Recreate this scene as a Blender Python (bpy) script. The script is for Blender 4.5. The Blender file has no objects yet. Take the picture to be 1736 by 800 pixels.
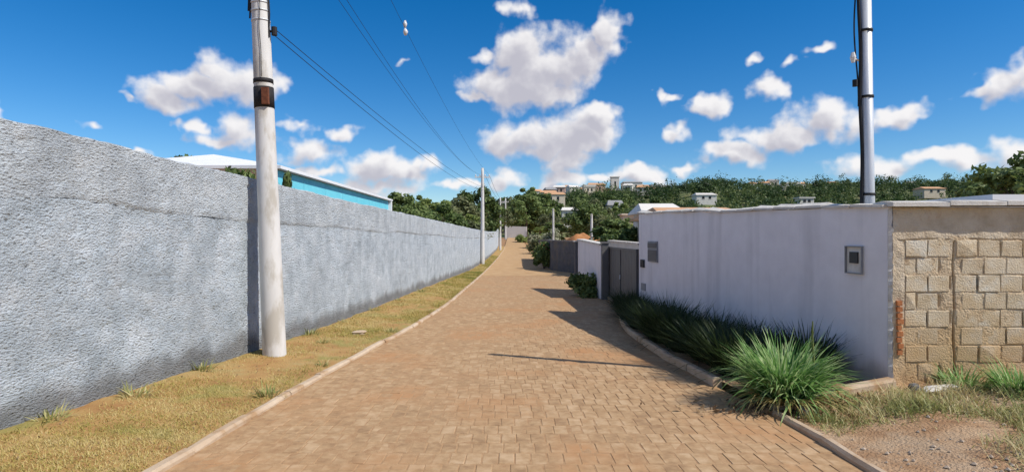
import bpy, math, random
import numpy as np
from mathutils import Vector, Matrix

R = math.radians
rng = np.random.default_rng(7)
random.seed(7)
scene = bpy.context.scene
col = scene.collection

# ------------------------------------------------------------------ camera
F = 1000.0            # focal length in photo pixels (photo 1736 wide)
CAM_H = 1.55
cam_d = bpy.data.cameras.new('camera')
cam_d.lens = 36.0 * F / 1736.0
cam_d.sensor_width = 36.0
cam_d.clip_start = 0.05
cam_d.clip_end = 6000
cam = bpy.data.objects.new('camera', cam_d)
col.objects.link(cam)
cam.location = (0, 0, CAM_H)
cam.rotation_euler = (R(90), 0, 0)
scene.camera = cam

# ------------------------------------------------------------------ light
SUN_EL = 47.0
SUN_DIR = Vector((0.912 * math.cos(R(SUN_EL)), -0.410 * math.cos(R(SUN_EL)), math.sin(R(SUN_EL))))  # towards the sun
sd = bpy.data.lights.new('sun', 'SUN')
sd.energy = 4.8
sd.angle = R(0.55)
sd.color = (1.0, 0.94, 0.85)
sun = bpy.data.objects.new('sun', sd)
col.objects.link(sun)
sun.rotation_euler = SUN_DIR.to_track_quat('Z', 'Y').to_euler()
sun.location = (20, -10, 30)

scene.view_settings.view_transform = 'Standard'
scene.view_settings.look = 'None'
scene.view_settings.exposure = 0.0
scene.view_settings.gamma = 1.0
scene.view_settings.use_curve_mapping = False

cy = scene.cycles
cy.max_bounces = 4; cy.diffuse_bounces = 2; cy.glossy_bounces = 2; cy.transmission_bounces = 3; cy.transparent_max_bounces = 4
cy.caustics_reflective = False; cy.caustics_refractive = False

# ------------------------------------------------------------------ sky with clouds
world = bpy.data.worlds.new('World')
scene.world = world
world.use_nodes = True
world.cycles.sampling_method = 'MANUAL'
world.cycles.sample_map_resolution = 128
wt = world.node_tree
wt.nodes.clear()


def N(tree, typ, **kw):
    n = tree.nodes.new(typ)
    for k, v in kw.items():
        setattr(n, k, v)
    return n


def build_world():
    t = wt
    L = t.links.new
    out = N(t, 'ShaderNodeOutputWorld')
    sky = N(t, 'ShaderNodeTexSky', sky_type='NISHITA')
    sky.sun_disc = False
    sky.sun_elevation = R(SUN_EL)
    sky.sun_rotation = math.atan2(SUN_DIR.x, SUN_DIR.y)
    sky.altitude = 900
    sky.air_density = 1.0
    sky.dust_density = 0.3
    sky.ozone_density = 3.5
    hs = N(t, 'ShaderNodeHueSaturation')
    hs.inputs['Hue'].default_value = 0.503
    hs.inputs['Saturation'].default_value = 1.41
    hs.inputs['Value'].default_value = 1.0
    L(sky.outputs[0], hs.inputs['Color'])
    bg = N(t, 'ShaderNodeBackground')
    bg.inputs[1].default_value = 0.125
    L(hs.outputs[0], bg.inputs[0])

    # direction -> (azimuth, elevation)
    tc = N(t, 'ShaderNodeTexCoord')
    sep = N(t, 'ShaderNodeSeparateXYZ')
    L(tc.outputs['Generated'], sep.inputs[0])
    az = N(t, 'ShaderNodeMath', operation='ARCTAN2')
    L(sep.outputs[0], az.inputs[0]); L(sep.outputs[1], az.inputs[1])
    el = N(t, 'ShaderNodeMath', operation='ARCSINE')
    L(sep.outputs[2], el.inputs[0])
    cmb = N(t, 'ShaderNodeCombineXYZ')
    L(az.outputs[0], cmb.inputs[0]); L(el.outputs[0], cmb.inputs[1])

    blobs = [
        # x, y, rx, ry (photo directions), weight
        (885, 92, 52, 44, 1), (832, 90, 48, 18, .8), (885, 142, 92, 42, 1), (945, 112, 80, 54, 1), (990, 95, 55, 40, 1),
        (1036, 60, 34, 38, 1), (930, 160, 66, 24, 1), (815, 170, 48, 16, .7), (880, 14, 30, 26, .55),
        (868, 238, 62, 32, 1), (930, 235, 80, 42, 1), (990, 222, 55, 40, 1), (1015, 196, 46, 22, 1), (960, 272, 62, 34, 1),
        (958, 305, 58, 24, .9), (395, 132, 58, 38, 1), (345, 152, 66, 32, 1), (275, 165, 60, 26, .9), (225, 172, 34, 12, .55),
        (440, 150, 40, 50, .9), (402, 222, 68, 34, 1), (325, 210, 26, 18, .8), (365, 236, 56, 18, .8), (520, 262, 66, 24, .85),
        (525, 218, 34, 20, .65), (590, 226, 38, 24, .8), (660, 288, 84, 30, 1), (716, 280, 28, 28, .9), (630, 320, 120, 22, .8),
        (845, 308, 42, 24, .85), (780, 318, 60, 16, .6), (1395, 208, 80, 34, 1), (1325, 228, 76, 30, 1), (1245, 262, 66, 24, 1),
        (1178, 282, 40, 16, .8), (1525, 190, 84, 18, .9), (1210, 178, 46, 22, .85), (1300, 152, 44, 22, .9), (1132, 172, 22, 14, .8),
        (1140, 220, 32, 18, .85), (1325, 104, 24, 18, .6), (1380, 84, 48, 16, .6), (1268, 104, 34, 14, .5), (1705, 142, 66, 32, 1),
        (1660, 152, 42, 20, .9), (1775, 120, 60, 44, 1), (1470, 284, 90, 28, .9), (1600, 268, 100, 22, .85), (1715, 258, 95, 30, .95),
        (1095, 297, 52, 22, .9), (1030, 306, 60, 16, .7), (140, 214, 34, 14, .4), (10, 178, 26, 28, .5), (530, 292, 70, 18, .7),
        (230, 262, 60, 14, .6), (685, 100, 46, 14, .3), (1820, 250, 120, 34, .9), (-90, 230, 120, 40, .9),
        (1960, 170, 90, 40, .9), (-190, 130, 80, 34, .8),
    ]

    def group():
        g = bpy.data.node_groups.new('cloud_field', 'ShaderNodeTree')
        g.interface.new_socket('P', in_out='INPUT', socket_type='NodeSocketVector')
        g.interface.new_socket('D', in_out='OUTPUT', socket_type='NodeSocketFloat')
        gi = N(g, 'NodeGroupInput'); go = N(g, 'NodeGroupOutput')
        l = g.links.new
        # wobble the outlines
        nz = N(g, 'ShaderNodeTexNoise', noise_dimensions='2D')
        nz.inputs['Scale'].default_value = 14.0
        nz.inputs['Detail'].default_value = 3.0
        nz.inputs['Roughness'].default_value = 0.55
        l(gi.outputs[0], nz.inputs['Vector'])
        s0 = N(g, 'ShaderNodeVectorMath', operation='SUBTRACT')
        l(nz.outputs['Color'], s0.inputs[0]); s0.inputs[1].default_value = (.5, .5, .5)
        s1 = N(g, 'ShaderNodeVectorMath', operation='MULTIPLY_ADD')
        l(s0.outputs[0], s1.inputs[0]); s1.inputs[1].default_value = (.10, .055, 0)
        l(gi.outputs[0], s1.inputs[2])
        flat = N(g, 'ShaderNodeVectorMath', operation='MULTIPLY')
        l(s1.outputs[0], flat.inputs[0]); flat.inputs[1].default_value = (1, 1, 0)
        acc = None
        for (x, y, rx, ry, w) in blobs:
            u = (x - 868) / F; v = (400 - y) / F
            a0 = math.atan(u); e0 = math.atan(v * math.cos(a0))
            ra = rx / F * math.cos(a0) ** 2 * .94; re = ry / F * math.cos(a0) * .92
            q = N(g, 'ShaderNodeVectorMath', operation='MULTIPLY_ADD')
            l(flat.outputs[0], q.inputs[0])
            q.inputs[1].default_value = (1 / ra, 1 / re, 0)
            q.inputs[2].default_value = (-a0 / ra, -e0 / re, 0)
            d = N(g, 'ShaderNodeVectorMath', operation='LENGTH')
            l(q.outputs[0], d.inputs[0])
            m = N(g, 'ShaderNodeMath', operation='SUBTRACT')
            m.inputs[0].default_value = w
            l(d.outputs['Value'], m.inputs[1])
            if acc is None:
                acc = m
            else:
                mx = N(g, 'ShaderNodeMath', operation='SMOOTH_MAX')
                l(acc.outputs[0], mx.inputs[0]); l(m.outputs[0], mx.inputs[1])
                mx.inputs[2].default_value = 0.2
                acc = mx
        # everywhere else round the sky: a free cloud field of the same kind
        sp = N(g, 'ShaderNodeSeparateXYZ'); l(gi.outputs[0], sp.inputs[0])
        ab = N(g, 'ShaderNodeMath', operation='ABSOLUTE'); l(sp.outputs[0], ab.inputs[0])
        k1 = N(g, 'ShaderNodeMapRange'); l(ab.outputs[0], k1.inputs[0])
        k1.inputs[1].default_value = .88; k1.inputs[2].default_value = 1.05
        k2 = N(g, 'ShaderNodeMapRange'); l(sp.outputs[1], k2.inputs[0])
        k2.inputs[1].default_value = .42; k2.inputs[2].default_value = .5
        km = N(g, 'ShaderNodeMath', operation='MAXIMUM'); l(k1.outputs[0], km.inputs[0]); l(k2.outputs[0], km.inputs[1])
        n2 = N(g, 'ShaderNodeTexNoise', noise_dimensions='2D'); n2.inputs['Scale'].default_value = 5.5; n2.inputs['Detail'].default_value = 2
        l(gi.outputs[0], n2.inputs['Vector'])
        f2 = N(g, 'ShaderNodeMath', operation='MULTIPLY_ADD'); l(n2.outputs['Fac'], f2.inputs[0])
        f2.inputs[1].default_value = 6.0; f2.inputs[2].default_value = -3.5
        f3 = N(g, 'ShaderNodeMath', operation='MULTIPLY_ADD'); l(km.outputs[0], f3.inputs[0])
        f3.inputs[1].default_value = 6.0; f3.inputs[2].default_value = -6.0
        f4 = N(g, 'ShaderNodeMath', operation='ADD'); l(f2.outputs[0], f4.inputs[0]); l(f3.outputs[0], f4.inputs[1])
        f5 = N(g, 'ShaderNodeMath', operation='MAXIMUM'); l(acc.outputs[0], f5.inputs[0]); l(f4.outputs[0], f5.inputs[1])
        # billow detail
        n3 = N(g, 'ShaderNodeTexNoise', noise_dimensions='2D'); n3.inputs['Scale'].default_value = 22; n3.inputs['Detail'].default_value = 4
        n3.inputs['Roughness'].default_value = .52
        l(gi.outputs[0], n3.inputs['Vector'])
        f6 = N(g, 'ShaderNodeMath', operation='MULTIPLY_ADD'); l(n3.outputs['Fac'], f6.inputs[0])
        f6.inputs[1].default_value = 1.25; f6.inputs[2].default_value = -.60
        f7 = N(g, 'ShaderNodeMath', operation='ADD'); l(f5.outputs[0], f7.inputs[0]); l(f6.outputs[0], f7.inputs[1])
        l(f7.outputs[0], go.inputs[0])
        return g

    g = group()
    d0 = N(t, 'ShaderNodeGroup'); d0.node_tree = g
    L(cmb.outputs[0], d0.inputs[0])
    off = N(t, 'ShaderNodeVectorMath', operation='ADD')
    L(cmb.outputs[0], off.inputs[0]); off.inputs[1].default_value = (.012, .020, 0)
    d1 = N(t, 'ShaderNodeGroup'); d1.node_tree = g
    L(off.outputs[0], d1.inputs[0])
    al = N(t, 'ShaderNodeMapRange', interpolation_type='SMOOTHSTEP')
    L(d0.outputs[0], al.inputs[0])
    al.inputs[1].default_value = -0.20; al.inputs[2].default_value = 0.50
    al.inputs[3].default_value = 0; al.inputs[4].default_value = .97
    # cloud shade put into the colour, from cloud density a step sunwards
    sh = N(t, 'ShaderNodeMapRange', interpolation_type='SMOOTHSTEP'); L(d1.outputs[0], sh.inputs[0])
    sh.inputs[1].default_value = -0.3; sh.inputs[2].default_value = .85
    mixc = N(t, 'ShaderNodeMix', data_type='RGBA')
    L(sh.outputs[0], mixc.inputs[0])
    mixc.inputs[6].default_value = (1.0, 0.98, 0.98, 1)
    mixc.inputs[7].default_value = (0.57, 0.56, 0.63, 1)
    bgc = N(t, 'ShaderNodeBackground')
    L(mixc.outputs[2], bgc.inputs[0])
    bgc.inputs[1].default_value = 0.95
    # no clouds under the horizon
    hz = N(t, 'ShaderNodeMapRange'); L(el.outputs[0], hz.inputs[0])
    hz.inputs[1].default_value = -.01; hz.inputs[2].default_value = .03
    ml = N(t, 'ShaderNodeMath', operation='MULTIPLY'); L(al.outputs[0], ml.inputs[0]); L(hz.outputs[0], ml.inputs[1])
    mx = N(t, 'ShaderNodeMixShader')
    L(ml.outputs[0], mx.inputs[0]); L(bg.outputs[0], mx.inputs[1]); L(bgc.outputs[0], mx.inputs[2])
    L(mx.outputs[0], out.inputs[0])


build_world()

# ------------------------------------------------------------------ materials
MATS = {}


def material(name, cols, scale=4.0, rough=.9, bump=0.3, bscale=40.0, bdist=.01, detail=6.0, spec=.25,
             second=None, second_scale=.7, second_range=(.5, .65), metallic=0.0, stretch=None, attr=None, rnd=0.0):
    """Principled surface: a noise ramp over cols, an optional second noise that mixes in another colour, noise relief."""
    m = bpy.data.materials.new(name); m.use_nodes = True
    t = m.node_tree; t.nodes.clear(); L = t.links.new
    out = N(t, 'ShaderNodeOutputMaterial'); p = N(t, 'ShaderNodeBsdfPrincipled')
    L(p.outputs[0], out.inputs[0])
    geo = N(t, 'ShaderNodeNewGeometry')
    vec = geo.outputs['Position']
    if stretch:
        mp = N(t, 'ShaderNodeVectorMath', operation='MULTIPLY'); L(vec, mp.inputs[0]); mp.inputs[1].default_value = stretch
        vec = mp.outputs[0]
    n = N(t, 'ShaderNodeTexNoise'); n.inputs['Scale'].default_value = scale; n.inputs['Detail'].default_value = detail
    n.inputs['Roughness'].default_value = .62
    L(vec, n.inputs['Vector'])
    r = N(t, 'ShaderNodeValToRGB')
    el = r.color_ramp.elements
    k = len(cols)
    while len(el) < k:
        el.new(.5)
    for i, c in enumerate(cols):
        el[i].position = .3 + .4 * i / max(1, k - 1)
        el[i].color = (*c, 1)
    fac = n.outputs['Fac']
    if attr:
        a = N(t, 'ShaderNodeAttribute'); a.attribute_name = attr
        mm = N(t, 'ShaderNodeMath', operation='MULTIPLY_ADD'); L(a.outputs['Fac'], mm.inputs[0])
        mm.inputs[1].default_value = .15
        ss = N(t, 'ShaderNodeMath', operation='ADD'); L(fac, ss.inputs[0]); ss.inputs[1].default_value = -.075
        L(ss.outputs[0], mm.inputs[2]); fac = mm.outputs[0]
    if rnd:
        oi = N(t, 'ShaderNodeObjectInfo')
        mm = N(t, 'ShaderNodeMath', operation='MULTIPLY_ADD'); L(oi.outputs['Random'], mm.inputs[0])
        mm.inputs[1].default_value = rnd
        sb = N(t, 'ShaderNodeMath', operation='SUBTRACT'); L(fac, sb.inputs[0]); sb.inputs[1].default_value = rnd * .5
        L(sb.outputs[0], mm.inputs[2]); fac = mm.outputs[0]
    L(fac, r.inputs[0])
    c = r.outputs[0]
    if second:
        n2 = N(t, 'ShaderNodeTexNoise'); n2.inputs['Scale'].default_value = second_scale; n2.inputs['Detail'].default_value = 7
        n2.inputs['Roughness'].default_value = .65
        L(vec, n2.inputs['Vector'])
        mr = N(t, 'ShaderNodeMapRange', interpolation_type='SMOOTHSTEP'); L(n2.outputs['Fac'], mr.inputs[0])
        mr.inputs[1].default_value = second_range[0]; mr.inputs[2].default_value = second_range[1]
        mx = N(t, 'ShaderNodeMix', data_type='RGBA'); L(mr.outputs[0], mx.inputs[0]); L(c, mx.inputs[6])
        mx.inputs[7].default_value = (*second, 1)
        c = mx.outputs[2]
    L(c, p.inputs['Base Color'])
    p.inputs['Roughness'].default_value = rough
    p.inputs['Specular IOR Level'].default_value = spec
    p.inputs['Metallic'].default_value = metallic
    if bump:
        nb = N(t, 'ShaderNodeTexNoise'); nb.inputs['Scale'].default_value = bscale; nb.inputs['Detail'].default_value = 5
        L(geo.outputs['Position'], nb.inputs['Vector'])
        b = N(t, 'ShaderNodeBump'); b.inputs['Strength'].default_value = bump; b.inputs['Distance'].default_value = bdist
        L(nb.outputs['Fac'], b.inputs['Height']); L(b.outputs[0], p.inputs['Normal'])
    m['out'] = c.node.name
    MATS[name] = m
    return m


def leaf_material(name, dark, mid, light, trans=.35, nscale=.6, rnd=.25, rough=.55):
    """Leaf: colour from a per-leaf attribute and a soft noise; part of the light passes through."""
    m = bpy.data.materials.new(name); m.use_nodes = True
    t = m.node_tree; t.nodes.clear(); L = t.links.new
    out = N(t, 'ShaderNodeOutputMaterial')
    a = N(t, 'ShaderNodeAttribute'); a.attribute_name = 'tone'
    geo = N(t, 'ShaderNodeNewGeometry')
    n = N(t, 'ShaderNodeTexNoise'); n.inputs['Scale'].default_value = nscale; n.inputs['Detail'].default_value = 2
    L(geo.outputs['Position'], n.inputs['Vector'])
    oi = N(t, 'ShaderNodeObjectInfo')
    m1 = N(t, 'ShaderNodeMath', operation='MULTIPLY_ADD'); L(a.outputs['Fac'], m1.inputs[0]); m1.inputs[1].default_value = .55
    L(n.outputs['Fac'], m1.inputs[2])
    m2 = N(t, 'ShaderNodeMath', operation='MULTIPLY_ADD'); L(oi.outputs['Random'], m2.inputs[0]); m2.inputs[1].default_value = rnd
    L(m1.outputs[0], m2.inputs[2])
    r = N(t, 'ShaderNodeValToRGB'); e = r.color_ramp.elements
    e.new(.5)
    for i, (p_, c_) in enumerate(((.35, dark), (.75, mid), (1.0, light))):
        e[i].position = p_; e[i].color = (*c_, 1)
    L(m2.outputs[0], r.inputs[0])
    d = N(t, 'ShaderNodeBsdfPrincipled'); L(r.outputs[0], d.inputs['Base Color'])
    d.inputs['Roughness'].default_value = rough; d.inputs['Specular IOR Level'].default_value = .3
    tr = N(t, 'ShaderNodeBsdfTranslucent'); L(r.outputs[0], tr.inputs[0])
    mx = N(t, 'ShaderNodeMixShader'); mx.inputs[0].default_value = trans
    L(d.outputs[0], mx.inputs[1]); L(tr.outputs[0], mx.inputs[2]); L(mx.outputs[0], out.inputs[0])
    MATS[name] = m
    return m


M = MATS
material('paver', [(.30, .185, .097), (.41, .265, .14), (.51, .355, .21)], scale=9, bump=.5, bscale=120, bdist=.004, rnd=.15,
         second=(.43, .23, .105), second_scale=.6, second_range=(.47, .70))
material('bed', [(.33, .19, .095), (.46, .30, .16)], scale=14, bump=.6, bscale=90)
material('far_road', [(.40, .24, .115), (.46, .295, .15), (.52, .355, .195)], scale=1.6, bump=.3, bscale=20)
material('dirt', [(.22, .11, .05), (.36, .20, .10), (.43, .28, .15)], scale=3.2, bump=.8, bscale=35, bdist=.03,
         second=(.30, .21, .10), second_scale=.9)
material('verge_soil', [(.33, .17, .065), (.41, .25, .095), (.40, .30, .13)], scale=2.2, bump=.8, bscale=50, bdist=.02,
         second=(.30, .25, .08), second_scale=1.3)
material('lot_soil', [(.25, .13, .06), (.40, .25, .14), (.49, .35, .22)], scale=2.4, bump=.9, bscale=45, bdist=.03,
         second=(.43, .31, .20), second_scale=1.0, second_range=(.52, .66))
material('kerb', [(.46, .34, .23), (.56, .45, .33)], scale=8, bump=.4, bscale=80, rnd=.3, second=(.38, .24, .13), second_scale=2)
material('gravel', [(.30, .23, .17), (.42, .34, .26), (.52, .45, .36)], scale=25, bump=0, rnd=0, attr='tone')
material('concrete', [(.58, .57, .55), (.70, .69, .67)], scale=5, bump=.3, bscale=120, bdist=.004, second=(.45, .42, .37), second_scale=2.5, stretch=(1, 1, .35))
material('concrete_dark', [(.13, .125, .125), (.22, .21, .20)], scale=6, bump=.4, bscale=70, second=(.22, .14, .09), second_scale=1.5, second_range=(.5, .7))
material('black_paint', [(.012, .012, .013), (.035, .03, .03)], scale=15, bump=.2, bscale=80, rough=.7)
material('rust', [(.10, .035, .02), (.2, .07, .035)], scale=20, bump=.3, bscale=90)
material('rubber', [(.012, .012, .014), (.02, .02, .022)], bump=0, rough=.6)
material('porcelain', [(.6, .6, .6), (.72, .72, .72)], bump=0, rough=.25, spec=.5)
material('galvanized', [(.52, .54, .56), (.68, .70, .72)], scale=9, bump=.1, bscale=60, rough=.45, metallic=.35, stretch=(1, 1, .2))
material('coping', [(.52, .49, .44), (.70, .67, .62)], scale=7, bump=.4, bscale=60, second=(.35, .30, .24), second_scale=3, second_range=(.55, .72))
material('block', [(.52, .39, .24), (.62, .50, .34), (.70, .60, .45)], scale=6.5, bump=.8, bscale=65, bdist=.012, rnd=.10,
         second=(.66, .60, .49), second_scale=2.6, second_range=(.5, .66))
material('mortar', [(.44, .31, .19), (.58, .45, .30), (.66, .55, .40)], scale=7, bump=1, bscale=45, bdist=.02)
material('beam', [(.50, .39, .26), (.62, .51, .37), (.70, .60, .46)], scale=5, bump=.9, bscale=50, bdist=.015, second=(.45, .24, .12), second_scale=3.2, second_range=(.6, .72))
material('terracotta', [(.40, .14, .055), (.50, .20, .08)], scale=12, bump=.6, bscale=70)
material('tile_roof', [(.50, .27, .14), (.62, .38, .22)], scale=3, bump=.2, bscale=30)
material('white_metal', [(.74, .75, .76), (.82, .83, .84)], scale=1.5, bump=.05, bscale=10, rough=.5)
material('teal_paint', [(.14, .56, .70), (.19, .64, .77)], scale=1.5, bump=.05, bscale=10, rough=.6)
material('pale_wall', [(.58, .55, .50), (.70, .67, .62)], scale=1.2, bump=.1, bscale=20, rnd=.4)
material('cream_wall', [(.60, .50, .38), (.70, .61, .49)], scale=1.2, bump=.1, bscale=20, rnd=.3)
material('pink_wall', [(.56, .36, .28), (.64, .44, .36)], scale=1.2, bump=.1, bscale=20)
material('grey_roof', [(.24, .24, .24), (.33, .33, .33)], scale=4, bump=.2, bscale=20, stretch=(1, .2, 1))
material('dark_glass', [(.012, .014, .018), (.02, .022, .026)], bump=0, rough=.3, spec=.3)
material('gate_paint', [(.115, .11, .105), (.14, .135, .13)], scale=3, bump=.1, bscale=30, rough=.6)
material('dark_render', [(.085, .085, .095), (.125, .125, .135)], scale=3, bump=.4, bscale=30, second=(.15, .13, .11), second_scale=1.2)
material('bark', [(.10, .075, .05), (.20, .15, .11)], scale=12, bump=.9, bscale=40, bdist=.03, stretch=(1, 1, .25))
material('hill_soil', [(.07, .10, .03), (.14, .16, .06), (.26, .20, .10)], scale=.035, bump=0)
material('meter_grey', [(.22, .225, .24), (.30, .305, .32)], scale=6, bump=.1, bscale=40, rough=.6)
material('dead_leaf', [(.14, .08, .04), (.34, .24, .13)], scale=20, bump=0)

leaf_material('leaf_tree', (.022, .042, .012), (.08, .13, .034), (.19, .25, .08))
leaf_material('leaf_olive', (.04, .05, .02), (.11, .13, .052), (.22, .24, .11))
leaf_material('leaf_bright', (.045, .085, .02), (.14, .20, .05), (.28, .34, .10))
leaf_material('leaf_hill', (.018, .036, .012), (.055, .10, .028), (.13, .17, .055), nscale=.03, rnd=0)
leaf_material('blade_green', (.05, .14, .03), (.20, .38, .10), (.50, .62, .30), trans=.4, nscale=9, rnd=.0)
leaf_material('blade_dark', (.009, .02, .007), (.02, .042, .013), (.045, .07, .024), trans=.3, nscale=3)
leaf_material('blade_dry', (.20, .24, .05), (.48, .38, .11), (.62, .51, .23), trans=.3, nscale=1.1, rnd=0)
leaf_material('blade_weed', (.14, .19, .05), (.36, .36, .13), (.56, .48, .25), trans=.3, nscale=1.6, rnd=0)
leaf_material('leaf_pale', (.12, .14, .07), (.26, .28, .16), (.42, .42, .28))
material('orange_earth', [(.34, .14, .05), (.46, .22, .09)], scale=1.2, bump=.6, bscale=8, bdist=.1)
leaf_material('flower_red', (.30, .03, .04), (.42, .05, .06), (.5, .09, .09), trans=.3)


def soil_splash(name, z0, z1, colr, amt=.75):
    m = M[name]; t = m.node_tree; L = t.links.new
    p = [n for n in t.nodes if n.type == 'BSDF_PRINCIPLED'][0]
    base = p.inputs['Base Color'].links[0].from_socket
    geo = [n for n in t.nodes if n.type == 'NEW_GEOMETRY'][0]
    sp = N(t, 'ShaderNodeSeparateXYZ'); L(geo.outputs['Position'], sp.inputs[0])
    nz = N(t, 'ShaderNodeTexNoise'); nz.inputs['Scale'].default_value = 2.2; nz.inputs['Detail'].default_value = 6
    L(geo.outputs['Position'], nz.inputs['Vector'])
    a = N(t, 'ShaderNodeMath', operation='MULTIPLY_ADD'); L(nz.outputs['Fac'], a.inputs[0]); a.inputs[1].default_value = -1.2
    L(sp.outputs[2], a.inputs[2])
    mr = N(t, 'ShaderNodeMapRange', interpolation_type='SMOOTHSTEP'); L(a.outputs[0], mr.inputs[0])
    mr.inputs[1].default_value = z0 - .6; mr.inputs[2].default_value = z1 - .6; mr.inputs[3].default_value = amt; mr.inputs[4].default_value = 0
    mx = N(t, 'ShaderNodeMix', data_type='RGBA'); L(mr.outputs[0], mx.inputs[0]); L(base, mx.inputs[6]); mx.inputs[7].default_value = (*colr, 1)
    L(mx.outputs[2], p.inputs['Base Color'])


for _n in ('block', 'mortar', 'beam'):
    soil_splash(_n, .15, .95, (.52, .33, .15))


def wall_materials():
    # rough-cast cement wall: lumpy relief, damp stains along the foot
    def stained(name, cols, stain, z_of_ground, hgt, bump, bscale, bdist, streak=.5):
        m = material(name, cols, scale=3.0, bump=0, detail=8)
        t = m.node_tree; L = t.links.new
        p = [n for n in t.nodes if n.type == 'BSDF_PRINCIPLED'][0]
        base = p.inputs['Base Color'].links[0].from_socket
        geo = [n for n in t.nodes if n.type == 'NEW_GEOMETRY'][0]
        at = N(t, 'ShaderNodeAttribute'); at.attribute_name = 'height'
        nz = N(t, 'ShaderNodeTexNoise'); nz.inputs['Scale'].default_value = 1.7; nz.inputs['Detail'].default_value = 7
        mp = N(t, 'ShaderNodeVectorMath', operation='MULTIPLY'); L(geo.outputs['Position'], mp.inputs[0]); mp.inputs[1].default_value = (1, 1, .5)
        L(mp.outputs[0], nz.inputs['Vector'])
        a = N(t, 'ShaderNodeMath', operation='MULTIPLY_ADD'); L(nz.outputs['Fac'], a.inputs[0])
        a.inputs[1].default_value = -.45; L(at.outputs['Fac'], a.inputs[2])
        mr = N(t, 'ShaderNodeMapRange', interpolation_type='SMOOTHSTEP'); L(a.outputs[0], mr.inputs[0])
        mr.inputs[1].default_value = hgt - .24; mr.inputs[2].default_value = hgt + .0
        mr.inputs[3].default_value = .72; mr.inputs[4].default_value = 0
        mx = N(t, 'ShaderNodeMix', data_type='RGBA'); L(mr.outputs[0], mx.inputs[0]); L(base, mx.inputs[6]); mx.inputs[7].default_value = (*stain, 1)
        # vertical streaks of grime
        st = N(t, 'ShaderNodeTexNoise'); st.inputs['Scale'].default_value = 3.2; st.inputs['Detail'].default_value = 5
        sm = N(t, 'ShaderNodeVectorMath', operation='MULTIPLY'); L(geo.outputs['Position'], sm.inputs[0]); sm.inputs[1].default_value = (1, 1, .09)
        L(sm.outputs[0], st.inputs['Vector'])
        sr = N(t, 'ShaderNodeMapRange'); L(st.outputs['Fac'], sr.inputs[0]); sr.inputs[1].default_value = .5; sr.inputs[2].default_value = .75
        sr.inputs[4].default_value = streak
        m3 = N(t, 'ShaderNodeMix', data_type='RGBA', blend_type='MULTIPLY'); L(sr.outputs[0], m3.inputs[0]); L(mx.outputs[2], m3.inputs[6])
        m3.inputs[7].default_value = (.62, .62, .62, 1)
        L(m3.outputs[2], p.inputs['Base Color'])
        nb = N(t, 'ShaderNodeTexNoise'); nb.inputs['Scale'].default_value = bscale; nb.inputs['Detail'].default_value = 6
        nb.inputs['Roughness'].default_value = .65
        L(geo.outputs['Position'], nb.inputs['Vector'])
        b = N(t, 'ShaderNodeBump'); b.inputs['Strength'].default_value = bump; b.inputs['Distance'].default_value = bdist
        if bump > .5:
            # thrown plaster: patches of coarse and smooth, drag marks, pits with their shade painted into the colour
            an = N(t, 'ShaderNodeVectorMath', operation='MULTIPLY'); L(geo.outputs['Position'], an.inputs[0]); an.inputs[1].default_value = (1, .8, 1.7)
            L(an.outputs[0], nb.inputs['Vector'])
            pm = N(t, 'ShaderNodeTexNoise'); pm.inputs['Scale'].default_value = 1.1; pm.inputs['Detail'].default_value = 4
            L(geo.outputs['Position'], pm.inputs['Vector'])
            pr = N(t, 'ShaderNodeMapRange'); L(pm.outputs['Fac'], pr.inputs[0]); pr.inputs[1].default_value = .35; pr.inputs[2].default_value = .62
            pr.inputs[3].default_value = .35; pr.inputs[4].default_value = 1.0
            hm = N(t, 'ShaderNodeMath', operation='MULTIPLY'); L(nb.outputs['Fac'], hm.inputs[0]); L(pr.outputs[0], hm.inputs[1])
            hm2 = N(t, 'ShaderNodeMath', operation='ADD'); L(hm.outputs[0], hm2.inputs[0])
            L(hm2.outputs[0], b.inputs['Height'])
            pn = N(t, 'ShaderNodeTexNoise'); pn.inputs['Scale'].default_value = 34; pn.inputs['Detail'].default_value = 3; L(an.outputs[0], pn.inputs['Vector'])
            pit_shade = N(t, 'ShaderNodeMapRange'); L(pn.outputs['Fac'], pit_shade.inputs[0]); pit_shade.inputs[1].default_value = .40; pit_shade.inputs[2].default_value = .30
            pit_shade.inputs[3].default_value = 0; pit_shade.inputs[4].default_value = .75
            L(pn.outputs['Fac'], hm2.inputs[1])
            mp_ = N(t, 'ShaderNodeMix', data_type='RGBA'); L(pit_shade.outputs[0], mp_.inputs[0]); L(m3.outputs[2], mp_.inputs[6]); mp_.inputs[7].default_value = (.10, .105, .11, 1)
            L(mp_.outputs[2], p.inputs['Base Color'])
        else:
            L(nb.outputs['Fac'], b.inputs['Height'])
        L(b.outputs[0], p.inputs['Normal'])
        return m
    stained('roughcast', [(.41, .47, .52), (.55, .615, .67), (.67, .72, .765)], (.15, .14, .13), 0, .24, 1.0, 46, .05, .3)
    stained('roughcast_top', [(.44, .485, .525), (.545, .595, .635), (.65, .69, .72)], (.2, .19, .18), 0, -1, 1.0, 38, .05, .35)
    stained('white_render', [(.74, .71, .73), (.82, .79, .81)], (.34, .30, .26), 0, .10, .2, 30, .01, .5)


wall_materials()

# ------------------------------------------------------------------ mesh helpers


def link(o, parent=None):
    col.objects.link(o)
    if parent is not None:
        o.parent = parent
    return o


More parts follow.
